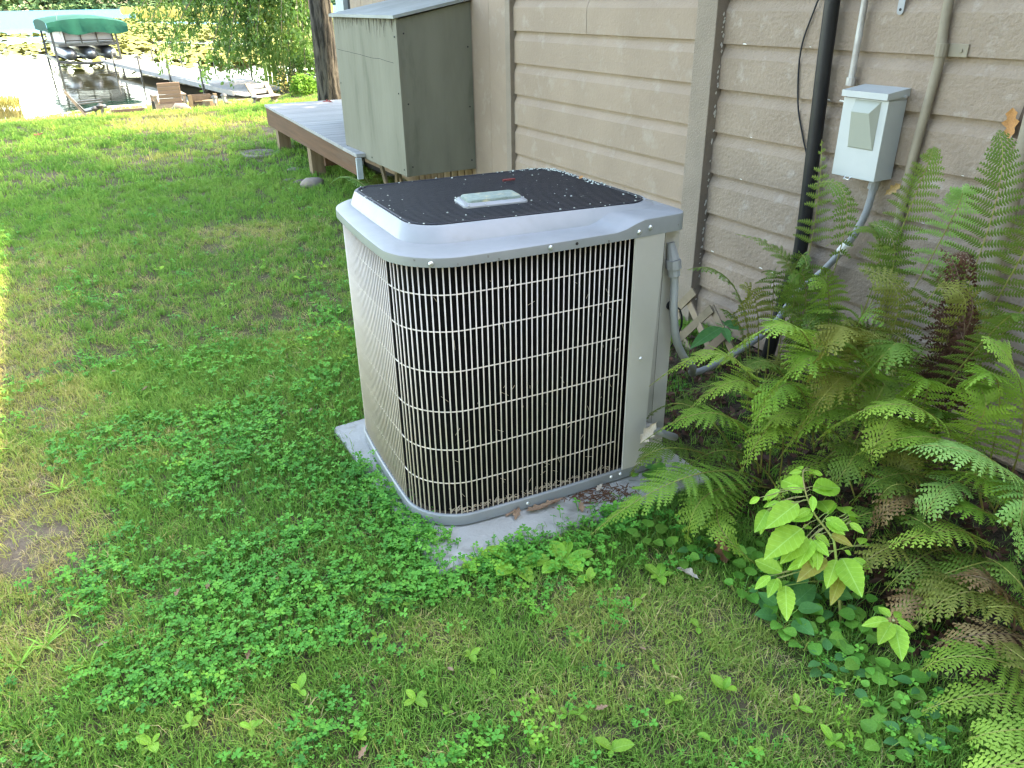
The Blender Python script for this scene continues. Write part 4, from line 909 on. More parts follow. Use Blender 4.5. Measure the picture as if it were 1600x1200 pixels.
# weeping tree by the water: hanging sprays
wb_ = Vector((8.3, 26.6, -.6)); t = thing('weeping_tree', 'drooping bright green tree whose hanging sprays reach over the dock', 'tree', wb_)
trunk([wb_+Vector((0, 0, -.2)), wb_+Vector((-.1, 0, 2.2)), wb_+Vector((-.3, 0, 5))], [.26, .2, .1], t)
C = []; AX = []
tips = [(214, 24, 25.5), (232, 40, 25.3), (258, 88, 25.2), (272, 60, 25.8), (290, 72, 26.2), (262, 30, 26.5), (308, 40, 25.6), (322, 112, 25.0), (338, 84, 25.6), (352, 50, 26.5), (372, 70, 26.0), (392, 92, 25.5), (408, 118, 25.4), (424, 80, 26), (440, 108, 25.4), (456, 70, 25), (470, 104, 25.2), (484, 86, 24.6), (486, 50, 24.8), (300, 14, 26.2), (340, 18, 26.6), (384, 24, 26), (420, 30, 26), (460, 24, 25.4), (250, 4, 26), (380, 104, 25.2), (355, 100, 25), (452, 116, 24.8), (478, 116, 24.4), (402, 56, 25), (440, 50, 24.6), (466, 44, 24.4)]
for i, (px, py, D) in enumerate(tips):
    tip = at(px, py, D); st_ = wb_+Vector((-.2, 0, 3.4+.05*i)); md = tip.lerp(st_, .45)+Vector((0, 0, 1.15)); md.z = max(md.z, 1.55+.02*i)
    cv = bez(st_, md, tip, 16); b = MB(); b.tube(cv, np.linspace(.035, .006, 16), 5); b.build('branch', 'twig', t)
    for j in range(5, 16):
        for k in range(6):
            o_ = Vector(cv[j])+Vector(rng.normal(size=3)*.10); L = rng.uniform(.15, .55); sd_ = Vector((rng.normal()*.35-.15, rng.normal()*.3, -1)).normalized()
            for q in range(11):
                f = q/10; C.append(o_+sd_*L*f+Vector(rng.normal(size=3)*.035)); AX.append((sd_+Vector(rng.normal(size=3)*.55)).normalized())
for k in range(7000):                             # inner mass towards the trunk
    px = 330+165*random.random()**.7; py = random.uniform(-60, 104); D = random.uniform(25.2, 27.6)
    if fbm(np.array([px*.035]), np.array([py*.05]), 44)[0] < .44: continue
    C.append(at(px, py, D)); AX.append(Vector((random.gauss(0, .5), random.gauss(0, .5), -1)).normalized())
C = np.array(C); AX = np.array(AX); n = len(C); nn = rdir(n); Bx = np.cross(AX, nn); Bx /= np.linalg.norm(Bx, axis=1, keepdims=True)+1e-9
s_ = rng.uniform(.045, .08, (n, 1)); quads('foliage', 'willow', C, AX*s_, Bx*s_*.42, t)
# more crown above the frame
crown(t, (wb_.x-.5, wb_.y, 4.9), (3.6, 3.0, 2.2), 9000, .07, 'willow', clumps=90)
def bush(px, py, D, r, n, size, M, name, lb, cat='bush', zs=1.0):
    p = at(px, py, D); z = zat(p.x, p.y); t = thing(name, lb, cat, (p.x, p.y, z))
    for k in range(9):
        a = rng.random()*6.3; e = Vector((p.x+cos(a)*r*.6*rng.random(), p.y+sin(a)*r*.6*rng.random(), z+r*zs*rng.uniform(.7, 1.3))); b = MB(); b.tube([(p.x+.1*cos(a), p.y+.1*sin(a), z-.03), e], [.012, .005], 4); b.build('stem', 'twig', t)
    if n:
        cl = rdir(22)*np.array((r, r, r*zs))*.72; cl[:, 2] = np.abs(cl[:, 2]); C = np.repeat(cl, n//22, 0)+rng.normal(size=(n//22*22, 3))*r*.2; C += np.array((p.x, p.y, z+r*.12))
        A, B_ = leafcloud(len(C), C, size, .55, .6); quads('foliage', M, C, A, B_, t)
    return t
bush(478, 133, 23.2, .45, 1500, .05, 'bush', 'bush', 'round bright green bush left of the tree trunk')
bush(500, 128, 25, .8, 1700, .06, 'oakleaf', 'shrub', 'dark green shrub half hidden behind the oak trunk')
bush(452, 132, 24.6, .55, 330, .03, 'goldreed', 'thicket', 'dry twiggy thicket between the cattails and the bush', 'thicket', 1.2)
CT_ = ((428, 128, 26), (433, 131, 26.2), (438, 130, 25.6), (441, 133, 25.4), (446, 134, 25.8), (450, 133, 25.2), (456, 133, 25.6), (461, 134, 25.0), (422, 124, 27.5), (466, 131, 26), (415, 120, 29), (470, 128, 27))
for px, py, D in CT_:
    p = at(px, py, D); z = min(p.z, WZ+.1)
    b = MB()
    for k in range(9):
        a = random.random()*6.3; h_ = random.uniform(1.0, 1.8); bx0 = p.x+random.gauss(0, .07); by0 = p.y+random.gauss(0, .07); ln = random.uniform(.05, .3)
        pl_ = [(bx0+ln*cos(a)*f*f, by0+ln*sin(a)*f*f, z-.1+h_*f*(1-.12*f*f)) for f in (0, .3, .6, .85, 1)]; wd = random.uniform(.012, .02)
        for i in range(4):
            w0 = wd*(1, .95, .8, .5)[i]; w1 = wd*(.95, .8, .5, .05)[i]; q0, q1 = pl_[i], pl_[i+1]
            b.add([(q0[0]-w0, q0[1], q0[2]), (q0[0]+w0, q0[1], q0[2]), (q1[0]+w1, q1[1], q1[2]), (q1[0]-w1, q1[1], q1[2])], [(0, 1, 2, 3)])
    o = b.build('cattail', 'reed', fix=False); tag(o, 'tall dark cattail clump, %s from the left under the drooping tree' % ['first', 'second', 'third', 'fourth', 'fifth', 'sixth', 'seventh', 'eighth', 'ninth', 'tenth', 'eleventh', 'twelfth'][sorted(CT_).index((px, py, D))], 'cattail', 'cattails at the shore under the drooping tree')

# ------------------------------------------------------------------ lawn cover: grass and clover (uncountable, instanced)
def scatter(name, label, cat, protos, M, P, rot, scl, tint, pick):
    coll = bpy.data.collections.new(name+'_source')
    for k, me in enumerate(protos):
        o = bpy.data.objects.new('%s_source_%02d' % (name, k), me); coll.objects.link(o)
    me = bpy.data.meshes.new(name); n = len(P); me.vertices.add(n); me.vertices.foreach_set('co', np.asarray(P, np.float32).ravel())
    for nm, ty, val, key in (('rot', 'FLOAT_VECTOR', rot, 'vector'), ('scl', 'FLOAT', scl, 'value'), ('tint', 'FLOAT', tint, 'value'), ('pick', 'INT', pick, 'value')):
        a = me.attributes.new(nm, ty, 'POINT'); a.data.foreach_set(key, np.asarray(val, np.int32 if ty == 'INT' else np.float32).ravel())
    ob = link(name, me); tag(ob, label, cat, kind='stuff')
    ng = bpy.data.node_groups.new(name, 'GeometryNodeTree'); N = ng.nodes; L = ng.links
    ng.interface.new_socket('Geometry', in_out='INPUT', socket_type='NodeSocketGeometry'); ng.interface.new_socket('Geometry', in_out='OUTPUT', socket_type='NodeSocketGeometry')
    gi_ = N.new('NodeGroupInput'); go = N.new('NodeGroupOutput'); ip = N.new('GeometryNodeInstanceOnPoints'); ci = N.new('GeometryNodeCollectionInfo')
    ci.inputs['Collection'].default_value = coll; ci.inputs['Separate Children'].default_value = True; ci.inputs['Reset Children'].default_value = True
    def na(nm, ty):
        q = N.new('GeometryNodeInputNamedAttribute'); q.data_type = ty; q.inputs['Name'].default_value = nm; return q.outputs['Attribute']
    er = N.new('FunctionNodeEulerToRotation'); L.new(na('rot', 'FLOAT_VECTOR'), er.inputs[0])
    L.new(gi_.outputs[0], ip.inputs['Points']); L.new(ci.outputs[0], ip.inputs['Instance']); ip.inputs['Pick Instance'].default_value = True
    L.new(na('pick', 'INT'), ip.inputs['Instance Index']); L.new(er.outputs[0], ip.inputs['Rotation']); L.new(na('scl', 'FLOAT'), ip.inputs['Scale']); L.new(ip.outputs[0], go.inputs[0])
    md = ob.modifiers.new('scatter', 'NODES'); md.node_group = ng; return ob
def tuft(nb, h0, h1, spread, lean, wd):
    b = MB()
    for k in range(nb):
        a = random.random()*6.28; r = spread*sqrt(random.random()); x, y = r*cos(a), r*sin(a); h = random.uniform(h0, h1); la = random.random()*6.28; l = h*lean*random.uniform(.3, 1.3)
        w = wd*random.uniform(.7, 1.2); wx, wy = -sin(la)*w, cos(la)*w
        q = [(x, y, -.008), (x+cos(la)*l*.35, y+sin(la)*l*.35, h*.6), (x+cos(la)*l, y+sin(la)*l, h*random.uniform(.75, 1.0))]
        b.add([(q[0][0]-wx, q[0][1]-wy, q[0][2]), (q[0][0]+wx, q[0][1]+wy, q[0][2]), (q[1][0]+wx*.8, q[1][1]+wy*.8, q[1][2]), (q[1][0]-wx*.8, q[1][1]-wy*.8, q[1][2]), q[2]], [(0, 1, 2, 3), (3, 2, 4)])
    return b
def trefoil(b, x, y, z, s, tilt, az):
    M_ = Euler((tilt*cos(az), tilt*sin(az), random.random()*6.28)).to_matrix(); c = Vector((x, y, z))
    for k in range(3):
        a = 2*pi*k/3; R3 = M_ @ Matrix.Rotation(a, 3, 'Z')
        pl_ = [(0, 0, 0), (.42, -.36, .10), (.85, -.42, .06), (1.0, -.18, .0), (.92, 0, -.02), (1.0, .18, .0), (.85, .42, .06), (.42, .36, .10)]
        vs = [c+R3 @ Vector((p[0]*s, p[1]*s, p[2]*s+.12*s*p[0])) for p in pl_]
        b.add(vs, [(0, 1, 2, 3, 4), (0, 4, 5, 6, 7)])
def clover_patch(n, spread, s0, s1):
    b = MB()
    for k in range(n):
        a = random.random()*6.28; r = spread*sqrt(random.random()); x, y = r*cos(a), r*sin(a); z = random.uniform(.018, .055); s = random.uniform(s0, s1)
        trefoil(b, x, y, z, s, random.uniform(0, .5), random.random()*6.28)
        x0, y0 = x*.75, y*.75; w_ = .0011
        b.add([(x0-w_, y0, -.01), (x0+w_, y0, -.01), (x+w_, y, z), (x-w_, y, z)], [(0, 1, 2, 3)])
    return b
gr_p = [tuft(15, .02, .055, .035, .8, .0016).mesh('grass_tuft', 'grass') for k in range(6)]+[tuft(20, .012, .035, .045, 1.6, .0013).mesh('grass_thatch', 'grass') for k in range(4)]
far_p = [tuft(26, .03, .065, .09, .8, .0035).mesh('grass_tuft_far', 'grass') for k in range(5)]
cl_p = [clover_patch(8, .058, .0065, .0140).mesh('clover_patch', 'clover') for k in range(6)]
DENSE = [[(40, 720), (200, 660), (420, 620), (545, 575), (560, 690), (600, 770), (660, 850), (690, 890), (830, 850), (880, 870), (760, 930), (640, 950), (560, 1010), (420, 1060), (330, 1110), (200, 1120), (130, 1000), (100, 900), (190, 800)],
         [(50, 470), (130, 430), (230, 470), (210, 525), (60, 500)], [(400, 420), (545, 400), (560, 560), (480, 610), (420, 540)], [(470, 1130), (560, 1060), (700, 1160), (1000, 1130), (1000, 1260), (440, 1260)], [(820, 840), (960, 830), (1000, 900), (850, 900)], [(640, 960), (780, 890), (870, 960), (760, 1040)]]
DW = [1.0, .8, .5, .5, .7, .4]
def region(n, r0, r1, pw, a0, a1):
    r = (r0**pw+(r1**pw-r0**pw)*rng.random(n))**(1/pw); a = a0+(a1-a0)*rng.random(n); return r*np.sin(a), r*np.cos(a)
def free(x, y):
    ok = ~((x > .735) & (x < 1.82) & (y > 1.76) & (y < 2.82)); ok &= ~((x > 2.70) & (y < 8.2)); ok &= ~((np.hypot(x-2.12, y-9.84) < .2)); return ok
def lawn_points(n, r0, r1, pw=2, a0=-.95, a1=1.45, over=0):
    x, y = region(n, r0, r1, pw, a0, a1); k = free(x, y) if over == 0 else free(x, y) | ((x > .70) & (x < .70+.10*np.clip((y-1.80)/.2, .3, 1)*np.clip((2.55-y)/.15, 0, 1)) & (y > 1.75)) | ((y > 1.6) & (y < 1.75+.02*np.sin(x*23)) & (x > .7) & (x < 1.5)); x, y = x[k], y[k]
    z = terrain(x, y); u, v, d = project(np.stack([x, y, z], 1)); v = np.where(d > .15, v, 1500); u = np.where(d > .15, u, 0); return x, y, z, u, v
def dense_clover(u, v):
    m_ = np.zeros(u.shape)
    for pl_, wt in zip(DENSE, DW): m_ = np.maximum(m_, wt*inpoly(u, v, pl_))
    return m_
def bareness(u, v): return np.clip(1.2-((u-30)/110)**2-((v-850)/75)**2, 0, 1)+.8*np.clip(1.1-((u-60)/110)**2-((v-650)/40)**2, 0, 1)
def lay(n, r0, r1, mode):
    x, y, z, u, v = lawn_points(n, r0, r1, over=(mode == 'clover')); f = fbm(x*4, y*4, 9); f2 = fbm(x*1.3, y*1.3, 31); D = dry_and_sunlit(u+60*(f-.5), v+50*(f2-.5)); cl = dense_clover(u+70*(f-.5), v+60*(fbm(x*5, y*5, 77)-.5)); ba = bareness(u, v)
    bed = np.clip((x-1.62-.1*np.sin(y*5))/.18, 0, 1)*(y < 2.7)
    if mode == 'grass':
        p = (1-.25*cl)*(1-.55*D)*(1-.85*np.clip(ba, 0, 1))*(1-.85*bed); k = rng.random(len(x)) < p
        tn = np.clip(.26+.34*(f2-.5)+.42*D+rng.normal(0, .09, len(x)), 0, .78)
    else:
        p = (.06+.55*np.clip((f-.5)*6, 0, 1)*np.clip(.4+.9*(f2-.35), 0, 1)*.55)*(1-.8*D)
        p = np.maximum(p, cl*(.22+.62*np.clip((f-.34)*5, 0, 1))); p *= (1-np.clip(ba, 0, 1))*(1-.9*bed); p *= np.where(v < 330, .35, 1); p = np.maximum(p, .75*((x > .62) & (x < .82) & (y > 1.66) & (y < 2.5))+.6*((y > 1.60) & (y < 1.745) & (x > .8) & (x < 1.45))); k = rng.random(len(x)) < p
        tn = np.clip(.38+.35*(f2-.5)+.12*(u-400)/700+rng.normal(0, .15, len(x)), 0, 1)
    return x[k], y[k], z[k], tn[k], D[k]
def emit(name, label, cat, M, protos, parts, pick_fn, s_fn, tilt=.25):
    x, y, z, tn, D = [np.concatenate(q) for q in zip(*parts)]; n = len(x)
    rot = np.stack([rng.normal(0, tilt, n), rng.normal(0, tilt, n), rng.random(n)*6.283], 1)
    scatter(name, label, cat, protos, M, np.stack([x, y, z], 1), rot, s_fn(n, np.hypot(x, y)), tn, pick_fn(n, D))
emit('lawn_grass', 'short mown grass blades covering the lawn near the air conditioner', 'grass', 'grass', gr_p, [lay(46000, .55, 4.0, 'grass'), lay(34000, 4.0, 8.5, 'grass')],
     lambda n, D: np.where(rng.random(n) < .25+.5*D, rng.integers(6, 10, n), rng.integers(0, 6, n)), lambda n, r: rng.uniform(.75, 1.25, n)*np.clip(.85+(r-2)*.05, .85, 1.2))
# straw-coloured thatch in the worn patches
x, y, z, u, v = lawn_points(36000, .55, 6.5); f = fbm(x*4, y*4, 9); D = dry_and_sunlit(u+60*(f-.5), v); ba = bareness(u, v); k = rng.random(len(x)) < np.clip(.22+D*.75-.25*np.clip(ba, 0, 1), 0, 1)*(x < 1.75)
x, y, z = x[k], y[k], z[k]; n = len(x)
scatter('dry_thatch', 'straw coloured dry thatch in the worn patches of the lawn', 'thatch', gr_p, 'grass', np.stack([x, y, z-.004], 1), np.stack([rng.normal(0, .3, n), rng.normal(0, .3, n), rng.random(n)*6.28], 1), rng.uniform(.7, 1.15, n), np.clip(rng.normal(.82, .12, n), .5, 1), rng.integers(6, 10, n))
FG = [lay(16000, 8.3, 15, 'grass'), lay(12000, 15, 24, 'grass')]; FG = [(q[0], q[1], q[2], np.clip(q[3]+.10*np.clip((q[1]-11)/2, 0, 1), 0, 1), q[4]) for q in FG]
emit('far_grass', 'short grass of the lawn towards the crest and lake bank', 'grass', 'grass', far_p, FG,
     lambda n, D: rng.integers(0, 5, n), lambda n, r: rng.uniform(.8, 1.25, n))
def edge_clover():
    x = np.concatenate([rng.uniform(.66, .80, 110), rng.uniform(.68, 1.42, 90)]); y = np.concatenate([rng.uniform(1.80, 2.48, 110), rng.uniform(1.63, 1.755, 90)])
    k = fbm(x*9, y*9, 5) > .40; x, y = x[k], y[k]; return x, y, terrain(x, y)+.006, np.clip(rng.normal(.45, .15, len(x)), 0, 1), np.zeros(len(x))
emit('clover', 'carpet of white clover leaves spreading over the lawn', 'clover', 'clover', cl_p, [lay(15000, .55, 4.2, 'clover'), lay(9000, 4.2, 9, 'clover'), edge_clover()],
     lambda n, D: rng.integers(0, 6, n), lambda n, r: rng.uniform(.65, 1.25, n), .14)

# ------------------------------------------------------------------ ferns
def frond(parent, root, mid, tip, Lp, M, npin=24, face=(0, 0, 1), t0=.16, droop=.35, wmax=.0135, curl=0.0, stalk='fern_stalk', den=.0085):
    cv = bez(root, mid, tip, 48); n = len(cv); F = Vector(face).normalized(); mb = MB()
    L = sum((cv[i+1]-cv[i]).length for i in range(n-1))
    mb.tube(cv[::3]+[cv[-1]], np.linspace(.0032, .0008, len(cv[::3])+1), 5, 1)
    sp_ = .036 if abs(F.z) < .9 else .029; npin = max(13, int(L*(1-t0)/sp_))
    for k in range(npin):
        u = (k+.5)/npin; tt = t0+(1-t0)*u; i = min(n-2, int(tt*(n-1))); fr = tt*(n-1)-i; p = cv[i].lerp(cv[i+1], fr)
        T = (cv[min(i+2, n-1)]-cv[max(i-1, 0)]).normalized(); sd0 = T.cross(F)
        if sd0.length < .05: sd0 = T.cross(Vector((.3, -1, .2)))
        sd0.normalize(); N = sd0.cross(T).normalized()
        prof_ = (.55+.45*min(1, u/.28))*(1-u)**.82+.02
        for sg in (-1, 1):
            if random.random() < .02: continue
            a = R_(14+30*u+random.uniform(-5, 5)); d = (sd0*sg*cos(a)+T*sin(a)); d = (d+N*random.uniform(.02, .22)).normalized(); l = Lp*prof_*random.uniform(.88, 1.08)
            q0 = p+T*(.004*sg); m_ = max(4, int(l/den)); dr = droop*random.uniform(.7, 1.3)
            ce = T*1.0; pts = []
            for j in range(m_+1):
                s = j/m_; pts.append(q0+d*(l*s*(1-.10*dr*s))-Vector((0, 0, 1))*(dr*l*s*s*.75)+T*(l*.10*s*s)+(N*(curl*l*s*s) if curl else Vector((0, 0, 0))))
            for j in range(m_):
                s = j/m_; w_ = wmax*((1-s)**.7)*(.6+.4*min(1, s/.15))*min(1, .45+l/.10)+.0012; e = pts[j+1]-pts[j]; el = e.length; e.normalize(); sv = N.cross(e).normalized()
                for s2 in (-1, 1):
                    bse0 = pts[j]; bse1 = pts[j]+e*(el*.95); tipm = pts[j]+e*(el*.98)+sv*(s2*w_)-N*(w_*.18)+Vector((0, 0, random.uniform(-.001, .001)))
                    mb.add([bse0, bse1, tipm+e*(el*.10), tipm-e*(el*.24)], [(0, 1, 2, 3)])
    return mb.build('frond', [M, stalk], parent, fix=False)
UP = (0, 0, 1); CAMF = (-.75, -.6, .35)
def G(x, y, z): return gp(x, y, z)
def Wp(x, y, X): return wp(x, y, X)
t = thing('fern', 'arching green fern whose lowest frond sweeps over the slab corner', 'fern', (1.95, 1.62, 0)); r0 = Vector((1.95, 1.60, .0))
frond(t, r0, G(1085, 742, .30), G(922, 836, .10), .165, 'fern', wmax=.015)
frond(t, r0+Vector((.03, .05, 0)), G(1130, 648, .42), G(1000, 694, .26), .14, 'fern')
frond(t, r0+Vector((.05, .06, 0)), G(1155, 566, .54), G(1014, 604, .42), .135, 'fern_bright')
frond(t, r0+Vector((.06, .03, 0)), G(1175, 600, .48), G(1052, 664, .30), .13, 'fern_bright')
frond(t, r0+Vector((.06, -.02, 0)), G(1215, 660, .38), G(1150, 752, .20), .13, 'fern')
frond(t, r0+Vector((.0, -.03, 0)), G(1110, 770, .22), G(1075, 850, .08), .12, 'fern')
frond(t, r0+Vector((-.03, .05, 0)), G(1090, 640, .35), G(1010, 655, .22), .12, 'fern_dark')
frond(t, r0+Vector((-.0, .0, 0)), G(1060, 700, .28), G(985, 745, .16), .12, 'fern_dark')
frond(t, r0+Vector((-.02, .02, 0)), G(1120, 800, .16), G(1180, 880, .07), .10, 'fern')
t = thing('fern', 'broad fern with overlapping olive green fronds behind the bright jewelweed', 'fern', (2.3, 1.66, .03)); r0 = Vector((2.3, 1.64, .02))
frond(t, r0, G(1290, 560, .66), G(1185, 640, .47), .155, 'fern')
frond(t, r0+Vector((.02, -.03, 0)), G(1330, 585, .58), G(1235, 690, .36), .16, 'fern_olive')
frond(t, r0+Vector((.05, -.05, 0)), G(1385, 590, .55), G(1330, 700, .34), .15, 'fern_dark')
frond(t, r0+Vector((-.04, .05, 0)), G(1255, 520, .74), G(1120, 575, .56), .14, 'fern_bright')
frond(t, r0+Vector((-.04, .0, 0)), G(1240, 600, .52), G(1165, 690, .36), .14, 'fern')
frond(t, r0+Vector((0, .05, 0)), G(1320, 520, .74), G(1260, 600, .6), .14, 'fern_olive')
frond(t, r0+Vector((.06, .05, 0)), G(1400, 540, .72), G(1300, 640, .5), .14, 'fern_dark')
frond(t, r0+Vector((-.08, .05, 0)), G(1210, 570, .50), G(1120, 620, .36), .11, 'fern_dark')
frond(t, r0+Vector((0, -.08, 0)), G(1340, 700, .36), G(1280, 790, .2), .13, 'fern_dark')
t = thing('fern', 'tall thin fern standing against the black pipe', 'fern_mid', (2.48, 2.12, .05)); r0 = Vector((2.48, 2.10, .03))
frond(t, r0, Wp(1259, 420, 2.50), Wp(1284, 218, 2.56), .125, 'fern_mid', face=CAMF, t0=.35, droop=.5)
frond(t, r0+Vector((.03, .04, 0)), Wp(1240, 440, 2.45), Wp(1150, 366, 2.38), .12, 'fern_mid', t0=.35)
frond(t, r0+Vector((-.04, .0, 0)), Wp(1262, 520, 2.4), Wp(1160, 470, 2.3), .12, 'fern_mid', t0=.3)
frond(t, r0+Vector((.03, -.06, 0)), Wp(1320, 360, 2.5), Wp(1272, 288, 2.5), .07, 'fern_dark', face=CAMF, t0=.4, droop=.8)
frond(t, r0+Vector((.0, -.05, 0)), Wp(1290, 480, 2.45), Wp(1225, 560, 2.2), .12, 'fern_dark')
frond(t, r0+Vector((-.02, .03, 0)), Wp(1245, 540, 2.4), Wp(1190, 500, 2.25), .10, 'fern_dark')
t = thing('fern', 'upright fern with yellow stalks below the grey disconnect box', 'fern_mid', (2.5, 1.80, .05)); r0 = Vector((2.5, 1.80, .03))
frond(t, r0, Wp(1404, 370, 2.52), Wp(1458, 232, 2.56), .135, 'fern_mid', face=CAMF, t0=.38, droop=.45)
frond(t, r0+Vector((.02, .03, 0)), Wp(1390, 440, 2.45), Wp(1360, 350, 2.40), .10, 'fern_dark', face=CAMF, t0=.4)
frond(t, r0+Vector((-.03, .03, 0)), Wp(1375, 400, 2.42), Wp(1290, 385, 2.35), .11, 'fern_mid', t0=.4)
frond(t, r0+Vector((.02, -.04, 0)), Wp(1462, 390, 2.5), Wp(1497, 300, 2.5), .13, 'fern_blue', face=CAMF, t0=.4, droop=.5)
frond(t, r0+Vector((-.05, -.03, 0)), Wp(1400, 500, 2.3), Wp(1340, 420, 2.28), .12, 'fern_olive', face=CAMF, t0=.3)
frond(t, r0+Vector((-.02, -.06, 0)), Wp(1440, 480, 2.35), Wp(1500, 420, 2.3), .12, 'fern_dark', face=CAMF, t0=.3)
frond(t, r0+Vector((-.07, .04, 0)), Wp(1340, 520, 2.3), Wp(1400, 610, 2.1), .12, 'fern_olive')
t = thing('fern', 'tallest dark fern rising to the orange leaf beside the tan pipe', 'fern_mid', (2.45, 1.47, .05)); r0 = Vector((2.45, 1.47, .03))
frond(t, r0, Wp(1530, 400, 2.47), Wp(1560, 205, 2.52), .17, 'fern_dark', face=CAMF, t0=.33, droop=.3, wmax=.014)
frond(t, r0+Vector((.05, -.05, 0)), Wp(1580, 430, 2.4), Wp(1640, 320, 2.35), .17, 'fern_mid', face=CAMF, t0=.25, droop=.35)
frond(t, r0+Vector((.03, -.08, 0)), Wp(1600, 480, 2.35), Wp(1680, 420, 2.2), .16, 'fern_mid', face=CAMF, t0=.2)
frond(t, r0+Vector((-.04, .02, 0)), Wp(1500, 520, 2.3), Wp(1460, 450, 2.25), .11, 'fern_olive', face=CAMF, t0=.3)
frond(t, r0+Vector((-.05, -.03, 0)), Wp(1530, 540, 2.2), Wp(1590, 500, 2.05), .12, 'fern_dark')
t = thing('fern', 'withered dark brown fern with curled fronds amid the green ones', 'fern', (2.36, 1.58, .05)); r0 = Vector((2.36, 1.58, .03))
for m_, e_ in (((1480, 520), (1468, 385)), ((1490, 470), (1485, 400)), ((1470, 560), (1440, 470)), ((1455, 600), (1500, 560)), ((1490, 600), (1470, 480)), ((1500, 540), (1450, 420)), ((1475, 590), (1495, 470)), ((1500, 630), (1440, 560)), ((1460, 640), (1520, 600)), ((1480, 560), (1510, 450))):
    frond(t, r0+Vector((random.gauss(0, .02), random.gauss(0, .02), 0)), Wp(*m_, 2.30), Wp(*e_, 2.28), random.uniform(.06, .10), 'fern_dead', face=CAMF, t0=.3, droop=1.5, wmax=.012, curl=-.7, stalk='brown_stalk')
t = thing('fern', 'big pale blue-green fern arching in from the right edge', 'fern', (2.40, 1.02, .03)); r0 = Vector((2.42, .98, .02))
frond(t, r0, G(1555, 722, .52), G(1362, 702, .42), .145, 'fern_blue', droop=.6, wmax=.016)
frond(t, r0+Vector((.02, .1, 0)), G(1440, 640, .58), G(1268, 696, .36), .10, 'fern_bright', droop=.5)
frond(t, r0+Vector((.05, .08, 0)), G(1600, 640, .60), G(1535, 525, .78), .17, 'fern_bright', t0=.25)
frond(t, r0+Vector((0, .03, 0)), G(1500, 752, .38), G(1430, 840, .22), .13, 'fern_blue')
frond(t, r0+Vector((-.02, 0, 0)), G(1540, 800, .34), G(1460, 790, .26), .12, 'fern')
frond(t, r0+Vector((.06, .0, 0)), G(1600, 760, .44), G(1590, 880, .24), .13, 'fern_blue')
frond(t, r0+Vector((.04, .12, 0)), G(1480, 690, .50), G(1330, 715, .36), .12, 'fern')
frond(t, r0+Vector((.08, .15, 0)), G(1560, 600, .68), G(1480, 640, .55), .13, 'fern')
frond(t, r0+Vector((.0, .12, 0)), G(1420, 740, .34), G(1330, 790, .22), .11, 'fern_dark')
t = thing('fern', 'fern turning brown, one bronze frond over fresh green ones', 'fern', (2.12, 1.05, .02)); r0 = Vector((2.14, 1.0, .02))
frond(t, r0, G(1425, 775, .32), G(1354, 845, .18), .11, 'fern_brown', stalk='brown_stalk')
frond(t, r0+Vector((.03, -.05, 0)), G(1495, 828, .28), G(1350, 868, .17), .11, 'fern_bright')
frond(t, r0+Vector((.02, -.1, 0)), G(1530, 880, .22), G(1400, 925, .10), .12, 'fern_dark')
frond(t, r0+Vector((0, -.08, 0)), G(1480, 900, .17), G(1400, 960, .08), .11, 'fern')
frond(t, r0+Vector((-.02, .02, 0)), G(1380, 800, .24), G(1290, 850, .14), .10, 'fern_dark')
for m_, e_, zm, ze, M_ in (((1400, 850), (1325, 905), .22, .12, 'fern_olive'), ((1440, 870), (1375, 930), .2, .09, 'fern_mid'), ((1460, 830), (1400, 800), .28, .24, 'fern_dark'), ((1480, 900), (1430, 950), .2, .1, 'fern_olive'), ((1420, 760), (1365, 800), .34, .24, 'fern_mid'), ((1440, 920), (1390, 985), .15, .06, 'fern_brown')):
    frond(t, r0+Vector((random.gauss(0, .03), random.gauss(0, .03), 0)), G(*m_, zm), G(*e_, ze), .10, M_)
t = thing('fern', 'fading yellow-brown fern low at the right edge of the bed', 'fern', (1.95, .68, .02)); r0 = Vector((1.98, .66, .02))
frond(t, r0, G(1525, 925, .22), G(1425, 985, .12), .12, 'fern_olive')
frond(t, r0+Vector((0, .05, 0)), G(1560, 915, .24), G(1470, 900, .18), .11, 'fern_brown', stalk='brown_stalk')
frond(t, r0+Vector((.02, .02, 0)), G(1590, 950, .22), G(1480, 960, .14), .12, 'fern_olive')
frond(t, r0+Vector((.0, -.02, 0)), G(1560, 990, .20), G(1450, 1010, .12), .11, 'fern_brown', stalk='brown_stalk')
frond(t, r0+Vector((.03, -.02, 0)), G(1600, 920, .28), G(1540, 870, .26), .11, 'fern_dark')
t = thing('fern', 'young green fern in the lower right corner of the bed', 'fern', (1.85, .40, .01)); r0 = Vector((1.88, .38, .01))
frond(t, r0, G(1570, 1035, .20), G(1438, 1048, .12), .135, 'fern', wmax=.014)
frond(t, r0+Vector((0, .03, 0)), G(1590, 1085, .17), G(1440, 1112, .09), .12, 'fern')
frond(t, r0+Vector((0, -.03, 0)), G(1620, 1140, .17), G(1510, 1158, .11), .11, 'fern_bright')
frond(t, r0+Vector((.0, -.06, 0)), G(1640, 1185, .16), G(1495, 1215, .09), .12, 'fern_bright')
frond(t, r0+Vector((.0, .0, 0)), G(1640, 1060, .22), G(1560, 1000, .22), .12, 'fern_olive')
t = thing('fern', 'loose olive fern screening the lower wall and conduit', 'fern', (2.45, 1.9, .03))
